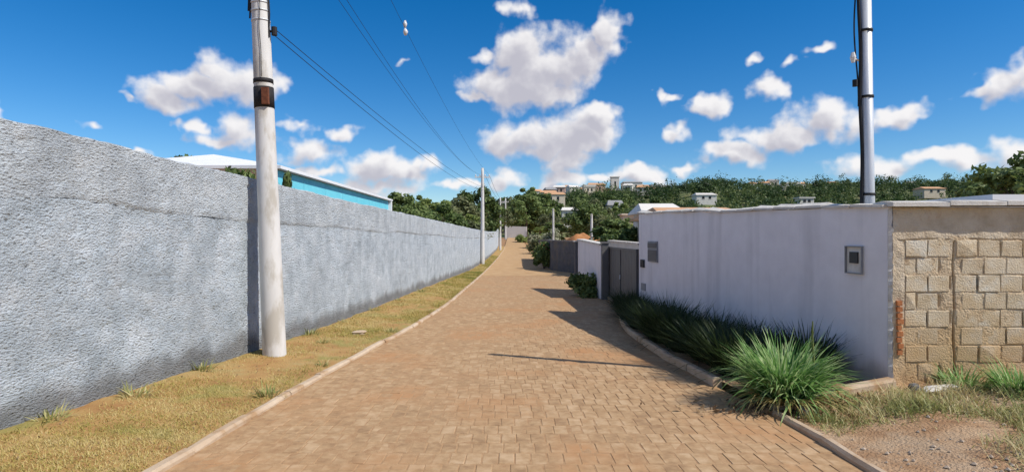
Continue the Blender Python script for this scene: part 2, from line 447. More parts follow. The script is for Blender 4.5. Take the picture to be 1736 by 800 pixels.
def mesh_obj(name, V, Fc, mat, parent=None, smooth=False, attrs=None):
    me = bpy.data.meshes.new(name)
    me.from_pydata([tuple(map(float, v)) for v in V], [], [tuple(map(int, f)) for f in Fc])
    if mat is not None:
        me.materials.append(M[mat] if isinstance(mat, str) else mat)
    if smooth:
        me.polygons.foreach_set('use_smooth', [True] * len(me.polygons))
    if attrs:
        for k, vals in attrs.items():
            a = me.attributes.new(k, 'FLOAT', 'POINT')
            a.data.foreach_set('value', np.asarray(vals, dtype=np.float32))
    me.update()
    o = bpy.data.objects.new(name, me)
    return link(o, parent)


def quads_obj(name, Q, mat, parent=None, tone=None):
    """Q: (n,4,3) loose quads; tone: n values, one per quad."""
    n = len(Q)
    me = bpy.data.meshes.new(name)
    me.vertices.add(n * 4); me.loops.add(n * 4); me.polygons.add(n)
    me.vertices.foreach_set('co', np.ascontiguousarray(Q, dtype=np.float32).ravel())
    me.loops.foreach_set('vertex_index', np.arange(n * 4, dtype=np.int32))
    me.polygons.foreach_set('loop_start', np.arange(0, n * 4, 4, dtype=np.int32))
    me.materials.append(M[mat])
    if tone is not None:
        a = me.attributes.new('tone', 'FLOAT', 'POINT')
        a.data.foreach_set('value', np.repeat(np.asarray(tone, np.float32), 4))
    me.update(calc_edges=True)
    me.validate()
    return link(bpy.data.objects.new(name, me), parent)


def empty(name, loc=(0, 0, 0), rz=0.0):
    o = bpy.data.objects.new(name, None)
    o.location = loc; o.rotation_euler = (0, 0, rz); o.empty_display_size = .3
    return link(o)


def tag(o, label=None, cat=None, group=None, kind=None):
    if label: o['label'] = label
    if cat: o['category'] = cat
    if group: o['group'] = group
    if kind: o['kind'] = kind
    return o


def copy_tree(o, parent=None):
    c = o.copy()
    col.objects.link(c)
    c.parent = parent
    for ch in list(o.children):
        copy_tree(ch, c)
    return c


class MB:
    def __init__(s):
        s.V = []; s.F = []

    def add(s, V, Fc):
        b = len(s.V); s.V += [tuple(v) for v in V]; s.F += [tuple(b + i for i in f) for f in Fc]; return s

    def box(s, x0, x1, y0, y1, z0, z1):
        V = [(x0, y0, z0), (x1, y0, z0), (x1, y1, z0), (x0, y1, z0), (x0, y0, z1), (x1, y0, z1), (x1, y1, z1), (x0, y1, z1)]
        return s.add(V, [(0, 3, 2, 1), (4, 5, 6, 7), (0, 1, 5, 4), (1, 2, 6, 5), (2, 3, 7, 6), (3, 0, 4, 7)])

    def tube(s, pts, rad, n=12, caps=True):
        pts = [Vector(p) for p in pts]
        if not hasattr(rad, '__len__'): rad = [rad] * len(pts)
        rings = []
        V = []
        prev = None
        for i, p in enumerate(pts):
            d = (pts[min(i + 1, len(pts) - 1)] - pts[max(i - 1, 0)]).normalized()
            if prev is None:
                a = Vector((0, 0, 1)) if abs(d.z) < .9 else Vector((1, 0, 0))
                u = d.cross(a).normalized()
            else:
                u = (prev - d * prev.dot(d)).normalized()
            prev = u
            w = d.cross(u)
            V += [p + (u * math.cos(2 * math.pi * k / n) + w * math.sin(2 * math.pi * k / n)) * rad[i] for k in range(n)]
        Fc = []
        for i in range(len(pts) - 1):
            for k in range(n):
                a = i * n + k; b = i * n + (k + 1) % n
                Fc.append((a, b, b + n, a + n))
        if caps:
            Fc.append(tuple(range(n - 1, -1, -1)))
            Fc.append(tuple(range((len(pts) - 1) * n, len(pts) * n)))
        return s.add(V, Fc)

    def build(s, name, mat, parent=None, smooth=False):
        return mesh_obj(name, s.V, s.F, mat, parent, smooth)


def grid(us, vs, fn, name, mat, parent=None, smooth=True, height=None):
    """fn(u, v) -> arrays (X, Y, Z); us, vs 1-D."""
    U, W = np.meshgrid(us, vs, indexing='ij')
    X, Y, Z = fn(U, W)
    V = np.stack([X, Y, Z], -1).reshape(-1, 3)
    nu, nv = len(us), len(vs)
    I = np.arange(nu * nv).reshape(nu, nv)
    Fc = np.stack([I[:-1, :-1], I[1:, :-1], I[1:, 1:], I[:-1, 1:]], -1).reshape(-1, 4)
    me = bpy.data.meshes.new(name)
    n = len(Fc)
    me.vertices.add(len(V)); me.loops.add(n * 4); me.polygons.add(n)
    me.vertices.foreach_set('co', V.astype(np.float32).ravel())
    me.loops.foreach_set('vertex_index', Fc.astype(np.int32).ravel())
    me.polygons.foreach_set('loop_start', np.arange(0, n * 4, 4, dtype=np.int32))
    me.polygons.foreach_set('use_smooth', [smooth] * n)
    me.materials.append(M[mat])
    if height is not None:
        a = me.attributes.new('height', 'FLOAT', 'POINT')
        a.data.foreach_set('value', height(U, W).astype(np.float32).ravel())
    me.update(calc_edges=True)
    return link(bpy.data.objects.new(name, me), parent)


# value noise (vectorised)
_P = rng.random((64, 64, 64)).astype(np.float64)


def vnoise(x, y, z=0.0):
    x, y, z = np.broadcast_arrays(np.asarray(x, float), np.asarray(y, float), np.asarray(z, float))
    xi = np.floor(x).astype(int); yi = np.floor(y).astype(int); zi = np.floor(z).astype(int)
    fx = x - xi; fy = y - yi; fz = z - zi
    fx = fx * fx * (3 - 2 * fx); fy = fy * fy * (3 - 2 * fy); fz = fz * fz * (3 - 2 * fz)
    g = lambda a, b, c: _P[(xi + a) % 64, (yi + b) % 64, (zi + c) % 64]
    r = 0
    for a in (0, 1):
        for b in (0, 1):
            for c in (0, 1):
                r = r + g(a, b, c) * (fx if a else 1 - fx) * (fy if b else 1 - fy) * (fz if c else 1 - fz)
    return r


def fbm(x, y, z=0.0, o=4, gain=.5):
    s = 0; a = 1; t = 0
    for i in range(o):
        s = s + a * (vnoise(np.asarray(x) * 2 ** i + 17.3 * i, np.asarray(y) * 2 ** i + 5.1 * i, np.asarray(z) * 2 ** i + 9.7 * i) - .5)
        t += a; a *= gain
    return s / t * 2


def smooth_curve(pts, sig=2.0):
    """Interpolate through pts and round the corners."""
    xs = np.array([p[0] for p in pts], float); ys = np.array([p[1] for p in pts], float)
    g = np.arange(xs[0] - 20, xs[-1] + 20, .1)
    v = np.interp(g, xs, ys)
    lo = g < xs[0]; hi = g > xs[-1]
    v[lo] = ys[0] + (g[lo] - xs[0]) * (ys[1] - ys[0]) / (xs[1] - xs[0])
    k = np.exp(-.5 * (np.arange(-60, 61) * .1 / sig) ** 2); k /= k.sum()
    pv = np.concatenate([np.full(60, v[0]), v, np.full(60, v[-1])])
    # keep the slope at the near end
    pv[:60] = v[0] - (v[1] - v[0]) * np.arange(60, 0, -1)
    sv = np.convolve(pv, k, 'valid')
    return lambda y: np.interp(y, g, sv)


zr = smooth_curve([(-30, 1.02), (0, 0), (4.9, -.167), (9, -.30), (13.5, -.38), (20, -.45), (36, -.66), (45, -.70), (60, -.72), (83, -.52), (95, .15), (110, 1.15), (125, 1.3), (160, 1.4)], 1.5)
XL = smooth_curve([(-20, -2.6), (4.2, -2.55), (6.9, -2.5), (9, -2.38), (12.4, -2.08), (17, -1.85), (26, -1.75), (39, -1.65), (74, -1.33), (100, -1.0), (130, -.6)], .8)
XW = smooth_curve([(-20, -5.2), (4.9, -4.22), (8.8, -3.82), (13.5, -3.60), (20, -3.30), (35, -2.60), (45, -2.42), (89, -2.08)], 1.2)
XR = smooth_curve([(-20, 2.6), (5.6, 2.58), (7, 2.42), (9.3, 2.27), (12, 2.28), (13.6, 2.5), (16, 2.85), (23, 3.3), (34, 3.9), (38, 2.7), (45, 2.6), (75, 2.3), (110, 2.0)], .35)

# ------------------------------------------------------------------ ground, hills
def ground_z(X, Y):
    return zr(np.clip(Y, -30, 150)) - .16


def axis(fine, lo, hi, n):
    a = np.array(fine, float)
    up = np.geomspace(1, hi - a[-1] + 1, n)[1:] - 1 + a[-1]
    dn = a[0] - (np.geomspace(1, a[0] - lo + 1, n)[1:] - 1)
    return np.concatenate([dn[::-1], a, up])


tag(grid(axis(np.arange(-20, 30, 2.), -2600, 2600, 22), axis(np.arange(-6, 140, 2.), -500, 3600, 26),
         lambda U, W: (U, W, ground_z(U, W) + .03 * fbm(U * .2, W * .2)), 'ground', 'dirt'), kind='structure')

_hu = np.array([-1.2, -.6, -.2, -.05, .08, .19, .28, .32, .39, .47, .58, .73, .87, 1.3])
_hh = np.array([4, 5, 7, 10, 22, 23, 27, 31, 29, 28, 28, 29, 32, 34.])


def hill_z(X, Y):
    u = X / np.maximum(Y, 30)
    top = np.interp(u, _hu, _hh) + 3.5 * fbm(X * .016, Y * .016, 3.3)
    k = np.clip((Y - 125) / 250, 0, 1); k = k * k * (3 - 2 * k)
    return 1.0 + top * k - np.maximum(Y - 520, 0) * .02


hill = tag(grid(np.linspace(-2.2, 2.6, 190), np.concatenate([np.linspace(124, 460, 60), np.linspace(480, 900, 10)]),
                lambda U, W: (U * W, W, hill_z(U * W, W) + .25 * fbm(U * W * .1, W * .1)), 'hill', 'hill_soil'), kind='structure')

# ------------------------------------------------------------------ road
bedY = np.concatenate([np.arange(-8, 30, .10), np.arange(30, 33.01, .5)])
def bed_depth(X, Y):
    d = .0026 + .0030 * fbm(X * 1.1, Y * .8, 2) + .0014 * np.clip(X / 2.2, -1, 1) + .0010 * fbm(X * 6, Y * 6, 5)
    return np.clip(d * np.clip(1.25 - Y / 30, .15, 1), .0002, .0065)


road = grid(bedY, np.linspace(0, 1, 40),
            lambda U, W: (XL(U) + (XR(U) - XL(U)) * W, U, zr(U) - bed_depth(XL(U) + (XR(U) - XL(U)) * W, U)),
            'road', 'bed')
tag(road, kind='structure')
far_road = grid(np.arange(31.9, 124, 1.), np.linspace(0, 1, 12),
                lambda U, W: (XL(U) + (XR(U) - XL(U)) * W, U, zr(U) + .004 + .015 * fbm(U * .5, W * 2.) * np.clip((U - 33) / 6, 0, 1)), 'road_beyond', 'far_road')
tag(far_road, kind='structure')


def pavers():
    PW, PL, J = .125, .25, .008
    bev = .005
    spots = []
    row = 0
    y = -1.6
    while y < 32:
        xl, xr_ = float(XL(y + PL / 2)) + .06, float(XR(y + PL / 2)) - .05
        x = xl - PW + (PW * .5 if row % 2 else 0) + .03 * math.sin(row * 1.7)
        while x + PW < xr_ + PW * .4:
            if x > xl - PW * .4:
                spots.append((x + PW / 2, y + PL / 2))
            x += PW
        y += PL; row += 1
    S = np.array(spots)
    zz = zr(S[:, 1])
    slope = (zr(S[:, 1] + .1) - zr(S[:, 1] - .1)) / .2
    r = np.random.default_rng(3)
    dz = r.normal(0, .0011, len(S))
    tx = r.normal(0, .005, len(S)); ty = r.normal(0, .006, len(S)); rz = r.normal(0, .010, len(S))
    hw, hl = (PW - J) / 2, (PL - J) / 2
    base = np.array([(-hw, -hl, -.035), (hw, -hl, -.035), (hw, hl, -.035), (-hw, hl, -.035),
                     (-hw, -hl, -bev), (hw, -hl, -bev), (hw, hl, -bev), (-hw, hl, -bev),
                     (-hw + bev, -hl + bev, 0), (hw - bev, -hl + bev, 0), (hw - bev, hl - bev, 0), (-hw + bev, hl - bev, 0)])
    fc = [(8, 9, 10, 11)] + [(4 + i, 4 + (i + 1) % 4, 8 + (i + 1) % 4, 8 + i) for i in range(4)] + [(i, (i + 1) % 4, 4 + (i + 1) % 4, 4 + i) for i in range(4)]
    # a few meshes with worn outlines shared by the nearest pieces
    protos = []
    for k in range(6):
        b = base.copy()
        b[4:] += r.normal(0, .0026, (8, 3)) * (1, 1, .4)
        b[:, 0] *= 1 + r.normal(0, .012); b[:, 1] *= 1 + r.normal(0, .01)
        me = bpy.data.meshes.new('paver'); me.from_pydata(b.tolist(), [], fc); me.materials.append(M['paver']); protos.append((b, me))
    px = 868 + F * S[:, 0] / np.maximum(S[:, 1], .1)
    py = 400 + F * (CAM_H - zz) / np.maximum(S[:, 1], .1)
    vis = (S[:, 1] > 3.5) & (px > -20) & (px < 1756) & (py < 815)
    order = np.argsort(np.where(vis, S[:, 1], 1e6))
    near = order[:300]
    isnear = np.zeros(len(S), bool); isnear[near] = True
    for i in near:
        o = bpy.data.objects.new('paver', protos[i % 6][1])
        link(o, road)
        o.location = (S[i, 0], S[i, 1], zz[i] + dz[i])
        o.rotation_euler = (math.atan(slope[i]) + tx[i], ty[i], rz[i])
    rest = np.where(~isnear)[0]
    V = []; Fc = []
    Vall = []
    for k in range(6):
        idx = rest[rest % 6 == k]
        b = protos[k][0]
        c, s_ = np.cos(rz[idx])[:, None], np.sin(rz[idx])[:, None]
        X = b[None, :, 0] * c - b[None, :, 1] * s_
        Y = b[None, :, 0] * s_ + b[None, :, 1] * c
        Z = b[None, :, 2] + Y * (slope[idx] + tx[idx])[:, None] - X * ty[idx][:, None] + (zz[idx] + dz[idx])[:, None]
        Vall.append(np.stack([X + S[idx, 0][:, None], Y + S[idx, 1][:, None], Z], -1))
    VV = np.concatenate(Vall)
    n = len(VV)
    Fa = (np.array(fc)[None] + (np.arange(n) * 12)[:, None, None]).reshape(-1, 4)
    me = bpy.data.meshes.new('paver_field')
    me.vertices.add(n * 12); me.loops.add(len(Fa) * 4); me.polygons.add(len(Fa))
    me.vertices.foreach_set('co', VV.astype(np.float32).ravel())
    me.loops.foreach_set('vertex_index', Fa.astype(np.int32).ravel())
    me.polygons.foreach_set('loop_start', np.arange(0, len(Fa) * 4, 4, dtype=np.int32))
    a = me.attributes.new('tone', 'FLOAT', 'POINT'); a.data.foreach_set('value', np.repeat(r.random(n), 12).astype(np.float32))
    me.polygons.foreach_set('use_smooth', [False] * len(Fa))
    me.materials.append(M['paver_rest']); me.update(calc_edges=True)
    o = link(bpy.data.objects.new('paver_field', me), road)
    o['kind'] = 'stuff'


material('paver_rest', [(.30, .185, .097), (.41, .265, .14), (.51, .355, .21)], scale=9, bump=.5, bscale=120, bdist=.004, attr='tone',
         second=(.43, .23, .105), second_scale=.6, second_range=(.47, .70))
pavers()

# kerbs -------------------------------------------------------------------
def kerb_run(name, path, w, up, seg, parent_name, depth=.14, worn=.012, seed=1):
    """path: list of (x, y, z) points; one stone per segment."""
    r = np.random.default_rng(seed)
    P = np.array(path, float)
    d = np.r_[0, np.cumsum(np.linalg.norm(np.diff(P[:, :2], axis=0), axis=1))]
    n = max(1, int(d[-1] / seg))
    t = np.linspace(0, d[-1], n + 1)
    Q = np.stack([np.interp(t, d, P[:, k]) for k in range(3)], -1)
    foot = MB()
    foot.tube([tuple(q - (0, 0, .12)) for q in Q], w * .45, 4)
    root = foot.build(parent_name, 'concrete_dark')
    tag(root, kind='structure')
    for i in range(n):
        a, b = Q[i], Q[i + 1]
        v = b - a; ln = np.linalg.norm(v[:2]); u = v[:2] / ln; nr = np.array([-u[1], u[0]])
        g = .006
        V = []
        jit = r.normal(0, worn, 2)
        for (s_, base) in ((g, a), (ln * .5, (a + b) / 2), (ln - g, b)):
            c2 = a[:2] + u * s_ + nr * np.interp(s_, [0, ln], jit * .6)
            z = a[2] + v[2] * s_ / ln + r.normal(0, worn * .35)
            ch = .018 + abs(r.normal(0, .006))
            for (o_, zz_) in ((-w / 2, -depth), (-w / 2, up - ch), (-w / 2 + ch, up), (w / 2 - ch, up), (w / 2, up - ch), (w / 2, -depth)):
                V.append((c2[0] + nr[0] * o_, c2[1] + nr[1] * o_, z + zz_))
        Fc = []
        for k in (0, 6):
            for j in range(6):
                Fc.append((k + j, k + (j + 1) % 6, k + 6 + (j + 1) % 6, k + 6 + j))
        Fc += [(5, 4, 3, 2, 1, 0), (12, 13, 14, 15, 16, 17)]
        mesh_obj('kerb_stone', V, Fc, 'kerb', root)
    return root


ys = np.arange(-3, 92, .5)
kerb_run('k', [(float(XL(y)), y, float(zr(y))) for y in ys], .10, .045, .95, 'kerb_beside_verge', seed=2)
ys = np.arange(7.0, 19.5, .25)
kerb_run('k', [(float(XR(y)) + .03, y, float(zr(y))) for y in ys], .11, .10, .9, 'kerb_beside_planter', seed=3)
kerb_run('k', [(2.60, y, float(zr(y)) + .0) for y in np.arange(-3, 5.9, .4)], .09, .05, .8, 'kerb_beside_lot', seed=4, worn=.016)

# verge on the left ---------------------------------------------------------
def verge_z(X, Y):
    t = np.clip((XL(Y) - .05 - X) / np.maximum(XL(Y) - XW(Y), .1), -.1, 1.1)
    return zr(Y) + .03 + .09 * t + .028 * fbm(X * 2.2, Y * 2.2) * np.clip(t * 5, 0, 1)


vy = np.concatenate([np.arange(-4, 16, .08), np.arange(16, 40, .3), np.arange(40, 92, 1)])
tag(grid(vy, np.linspace(0, 1, 22), lambda U, W: (XW(U) - .1 + (XL(U) - .045 - XW(U) + .1) * W, U, verge_z(XW(U) - .1 + (XL(U) - .045 - XW(U) + .1) * W, U)),
         'verge', 'verge_soil'), kind='structure')

# lot and planter on the right ---------------------------------------------------
WA = np.array([4.07, 6.39]); WB = np.array([3.10, 14.4])           # white wall foot, near and far end
def wall_x(Y):
    return WA[0] + (WB[0] - WA[0]) * (Y - WA[1]) / (WB[1] - WA[1])


def lot_z(X, Y):
    t = np.clip((X - 2.65) / 1.3, 0, 1); t = t * t * (3 - 2 * t)
    m = np.clip((Y - 3.2) / 3.0, 0, 1)
    r_ = np.clip((X - 4) / 2, 0, 1)
    return zr(Y) + .015 + t * (.05 + .09 * m) + .13 * r_ * m + .045 * fbm(X * 1.6, Y * 1.6, 4) * np.clip((X - 2.6) * 3, 0, 1)


tag(grid(np.linspace(2.63, 11.6, 140), np.concatenate([np.arange(-4, 2, .3), np.arange(2, 6.5, .06)]),
         lambda U, W: (U, W, lot_z(U, W)), 'bare_lot', 'lot_soil'), kind='structure')


def planter_z(X, Y):
    return zr(Y) + .06 + .06 * np.clip((X - 2.4) / 1.2, 0, 1) + .02 * fbm(X * 3, Y * 3)


tag(grid(np.arange(5.95, 14.6, .15), np.linspace(0, 1, 14), lambda U, W: (XR(U) + .06 + (wall_x(U) + .1 - XR(U) - .06) * W, U, planter_z(XR(U) + .06 + (wall_x(U) + .1 - XR(U) - .06) * W, U)),
         'planter_soil', 'lot_soil'), kind='structure')
kerb_run('k', [(2.62, 5.92, float(zr(5.92)) + .01), (2.75, 5.90, float(zr(5.9)) + .03), (3.1, 6.02, float(zr(6)) + .10), (3.5, 6.14, float(zr(6)) + .15), (4.03, 6.26, float(zr(6.2)) + .2)],
         .13, .06, .5, 'planter_edging', seed=6)
drive = grid(np.linspace(14.3, 20.5, 20), np.linspace(0, 1, 6), lambda U, W: (XR(U) - .02 + W * .9, U, zr(U) + .012 + .03 * W), 'driveway', 'far_road')
tag(drive, kind='structure')

# ------------------------------------------------------------------ long rough-cast wall on the left
def left_wall():
    root = empty('boundary_wall', (float(XW(9)), 9, float(zr(9))))
    tag(root, 'long grey rough-cast cement boundary wall along the grassy verge', 'wall')
    inv = Matrix.Translation(-Vector(root.location))
    H = 2.68
    yy = np.concatenate([np.arange(-5, 3, .2), np.arange(3, 9, .025), np.arange(9, 16, .05), np.arange(16, 30, .15), np.arange(30, 90.2, .6)])
    amp = lambda Y: .012 * np.clip(1.25 - Y / 40, .2, 1)

    def lump(Y, Z, s):
        a = fbm(Y * 4, Z * 8, s, 4, .7) * np.clip(.8 + 1.4 * fbm(Y * .7, Z * .9, s + 2, 2), .25, 1.5)
        b = np.maximum(fbm(Y * 12, Z * 15, s + 3, 3, .7) - .05, 0)
        return a * .55 + b * 1.5 - .5 * np.maximum(fbm(Y * 10, Z * 13, s + 8, 2) - .34, 0) * 6

    def wob(Y):
        return .02 * fbm(Y * .25, 0 * Y, 1.5)
    z0 = .0
    ledge = lambda Y: 2.06 + .05 * fbm(Y * .5, 0 * Y, 7) + .008 * Y.clip(0, 12) * 0

    def body(U, W):
        Z = -.15 + W * (ledge(U) + .15)
        X = XW(U) + wob(U) + amp(U) * lump(U, Z, 1)
        return X, U, zr(U) + Z
    o = grid(yy, np.linspace(0, 1, 100), body, 'wall_face', 'roughcast', root, height=lambda U, W: -.15 + W * (ledge(U) + .15))
    o.matrix_parent_inverse = inv
    for p in o.data.polygons: p.flip()

    def top(U, W):
        top_z = H + .02 * fbm(U * 2.3, 0 * U, 5) + .012 * fbm(U * 9, 0 * U, 6)
        # W 0..0.7 front face, 0.7..1 over the crown to the back
        k = np.clip(W / .7, 0, 1); b = np.clip((W - .7) / .3, 0, 1)
        lz = ledge(U) + .004 - .03 * np.clip(fbm(U * 2.2, 0 * U, 2, 4) + .25, -.8, 1)
        Z = lz + (top_z - lz) * k
        X = XW(U) + wob(U) + .028 * np.clip(k * 14, 0, 1) * (.5 + .9 * fbm(U * .8, 0 * U, 4)) + amp(U) * 1.1 * lump(U, Z, 5) * (1 - b) - b * .17
        Z = Z - np.where(b > .99, .6, 0) + np.where((b > 0) & (b < .99), .015, 0)
        return X, U, zr(U) + Z
    o = grid(yy, np.r_[np.linspace(0, .7, 34), .8, .9, .99, 1.0], top, 'upper_band', 'roughcast_top', root, height=lambda U, W: U * 0 + 3)
    o.matrix_parent_inverse = inv
    for p in o.data.polygons: p.flip()

    def back(U, W):
        return XW(U) - .17 + 0 * W, U, zr(U) - .2 + W * (H - .1)
    o = grid(np.linspace(-5, 90, 40), np.linspace(0, 1, 2), back, 'back_face', 'roughcast_top', root)
    o.matrix_parent_inverse = inv
    # irregular concrete footing that shows along the ground
    def plinth(U, W):
        hgt = .045 + .03 * fbm(U * 1.1, 0 * U, 11) + .03 * fbm(U * 6, 0 * U, 12, 4, .7)
        k = np.clip(W / .75, 0, 1); b = np.clip((W - .75) / .25, 0, 1)
        Z = -.1 + (hgt + .1) * k
        X = XW(U) + wob(U) + .010 + .022 * fbm(U * 6, Z * 9, 3, 5, .65) - b * .05
        return X, U, zr(U) + .06 + Z + b * .015
    o = grid(yy, np.r_[np.linspace(0, .75, 14), .88, 1.0], plinth, 'footing', 'concrete_dark', root)
    o.matrix_parent_inverse = inv
    for p in o.data.polygons: p.flip()
    mb = MB(); ye = 90.2; xe = float(XW(ye)); ze = float(zr(ye))
    mb.box(xe - .18, xe + .03, ye - .05, ye + .12, ze - .2, ze + H + .02)
    o = mb.build('end_pillar', 'roughcast_top', root); o.matrix_parent_inverse = inv


left_wall()

# ------------------------------------------------------------------ concrete poles
def concrete_pole(name, H=7.4, rb=.165, rt=.105):
    root = empty(name)
    n = 14
    hs = np.r_[-.3, np.linspace(0, H, n)]
    rr = rb + (rt - rb) * np.clip(hs, 0, H) / H
    MB().tube([(0, 0, h) for h in hs], list(rr), 24).build('shaft', 'concrete', root, True)
    b = MB(); b.box(-.6, .6, -.045, .045, H - .74, H - .66); b.build('crossarm', 'concrete', root)
    for x in (-.52, -.2, .2, .52):
        m = MB(); m.tube([(x, 0, H - .65), (x, 0, H - .6), (x, 0, H - .56), (x, 0, H - .52), (x, 0, H - .48)], [.02, .05, .035, .05, .02], 10)
        m.build('insulator', 'porcelain', root, True)
    m = MB(); m.tube([(.1, 0, 4.72), (.19, 0, 4.72)], .018, 8); m.tube([(.19, 0, 4.66), (.19, 0, 4.78)], [.04, .04], 10)
    m.build('cable_bracket', 'rubber', root)
    return root


def Pz(px, py, Y):
    return Vector(((px - 868) / F * Y, Y, CAM_H - (py - 400) / F * Y))


pole_pos = []
pole = concrete_pole('utility_pole')
P1 = Vector((-3.47, 8.62, 0)); P1.z = float(verge_z(P1.x, P1.y))
pole.location = P1; pole.rotation_euler = (0, R(-2.35), 0)
tag(pole, 'near thick concrete utility pole with black painted band, standing on the verge', 'pole', 'concrete utility poles along the wall')
pole_pos.append(P1)


def near_pole_details():
    def ring(z0, z1, mat, nm, extra=.006, arc=None):
        r_ = lambda z: .165 + (.105 - .165) * z / 7.4 + extra
        MB().tube([(0, 0, z0), (0, 0, z1)], [r_(z0), r_(z1)], 24).build(nm, mat, pole, True)
    # the band is black, with a strip of bare concrete between
    ring(3.60, 3.90, 'black_paint', 'black_band', .007)
    ring(3.96, 4.02, 'black_paint', 'black_stripe', .007)
    m = MB(); m.box(.03, .125, -.165, -.115, 3.63, 3.87); m.build('strap_plate', 'rust', pole)
    # drop cables along the shaft
    for (x, y, z0, z1, nm) in ((-.125, -.06, 4.9, 7.2, 'cable'), (-.155, -.03, 5.02, 7.2, 'cable'), (.135, -.04, 4.62, 7.2, 'cable')):
        pts = [(x * (1 - .02 * (z - 4.5)) + .012 * math.sin(z * 7 + x * 30), y, z) for z in np.linspace(z0, z1, 16)]
        MB().tube(pts, .012, 6).build(nm, 'rubber', pole)
    # crack-like hairline cable on the face
    pts = [(.035 + .022 * math.sin(z * 9) * (z - 4.0) * .6, -.142 + .008 * (z - 4.0), z) for z in np.linspace(4.03, 5.3, 18)]
    MB().tube(pts, .005, 5).build('tie_wire', 'rubber', pole)
    for z in (4.86, 5.0, 5.12):
        ring(z, z + .02, 'galvanized', 'clamp', .008)


proto_far = copy_tree(pole)
near_pole_details()
for i, (px, Y, lab) in enumerate(((818, 45.0, 'second concrete utility pole down the lane, where the grey wall meets the trees'),
                                  (848, 83.0, 'third and smaller concrete utility pole near the end of the grey wall'),
                                  (857, 108.0, 'farthest and smallest utility pole at the end of the lane'))):
    o = proto_far if i == 0 else copy_tree(proto_far)
    x = (px - 868) / F * Y
    o.location = (x, Y, float(zr(Y)) + .02); o.rotation_euler = (0, 0, R(4))
    o['label'] = lab
    pole_pos.append(Vector(o.location))


# overhead cables
def catenary(a, b, sag, n=40):
    a = Vector(a); b = Vector(b)
    return [a.lerp(b, t) - Vector((0, 0, 4 * sag * t * (1 - t))) for t in np.linspace(0, 1, n)]


def cable(name, a, b, sag, rad, label, mat='rubber', group='overhead cables along the wall', n=40):
    o = MB().tube(catenary(a, b, sag, n), rad, 6).build(name, mat)
    tag(o, label, 'cable', group)
    return o


tilt = pole.rotation_euler.to_matrix()
def on1(x, z): return P1 + tilt @ Vector((x, 0, z))
def onk(k, x, z): return pole_pos[k] + Matrix.Rotation(R(4), 3, 'Z') @ Vector((x, 0, z))


cable('overhead_cable', on1(.19, 4.76), onk(1, .19, 5.9), .35, .0055, 'lowest overhead cable leaving the near pole bracket, upper of the close pair')
cable('overhead_cable', on1(.19, 4.66), onk(1, .19, 5.7), .45, .0055, 'lowest overhead cable leaving the near pole bracket, lower of the close pair')
cable('overhead_wire', on1(.16, 6.75), onk(1, -.2, 6.9), .75, .005, 'overhead wire crossing the top frame edge nearest the near pole', group='overhead wires along the wall')
cable('overhead_wire', on1(.34, 6.75), onk(1, -.2, 6.9), .78, .005, 'second overhead wire running close beside the first above the lane', group='overhead wires along the wall')
cable('overhead_wire', on1(1.12, 6.9), onk(1, .52, 6.9), .55, .0042, 'faint outer overhead wire with white spacer hanging over the lane', group='overhead wires along the wall')
for x in (-.2, .2, .52):
    cable('distant_wire', onk(1, x, 6.9), onk(2, x, 6.9), .5, .012, 'thin wire between the two farther utility poles', group='wires between farther poles', n=16)
# white spacer on the outer wire
w = catenary(on1(1.12, 6.9), onk(1, .52, 6.9), .55, 400)
best = min(w, key=lambda p: abs(868 + F * p.x / p.y - 671) + abs(400 - F * (p.z - CAM_H) / p.y - 50) * .6)
sp = MB(); sp.tube([best + Vector((0, 0, .02)), best + Vector((0, 0, .10)), best + Vector((0, 0, .18))], [.025, .05, .02], 8)
sp.tube([best + Vector((.01, 0, -.16)), best + Vector((.01, 0, -.08)), best + Vector((0, 0, .0))], [.03, .06, .02], 8)
tag(sp.build('wire_spacer', 'porcelain', None, True), 'small white porcelain spacer clipped to the outer overhead wire', 'insulator')

# ------------------------------------------------------------------ white rendered wall, right
UW = (WB - WA) / np.linalg.norm(WB - WA); NW = np.array([-UW[1], UW[0]])        # NW points to the road
LW = float(np.linalg.norm(WB - WA))
WTH = .16


def wtop(s):      # height of the wall top along the wall
    return 1.86 + (2.09 - 1.86) * s / LW + .010 * np.sin(s * 1.3 + .4) + .006 * np.sin(s * 3.1)


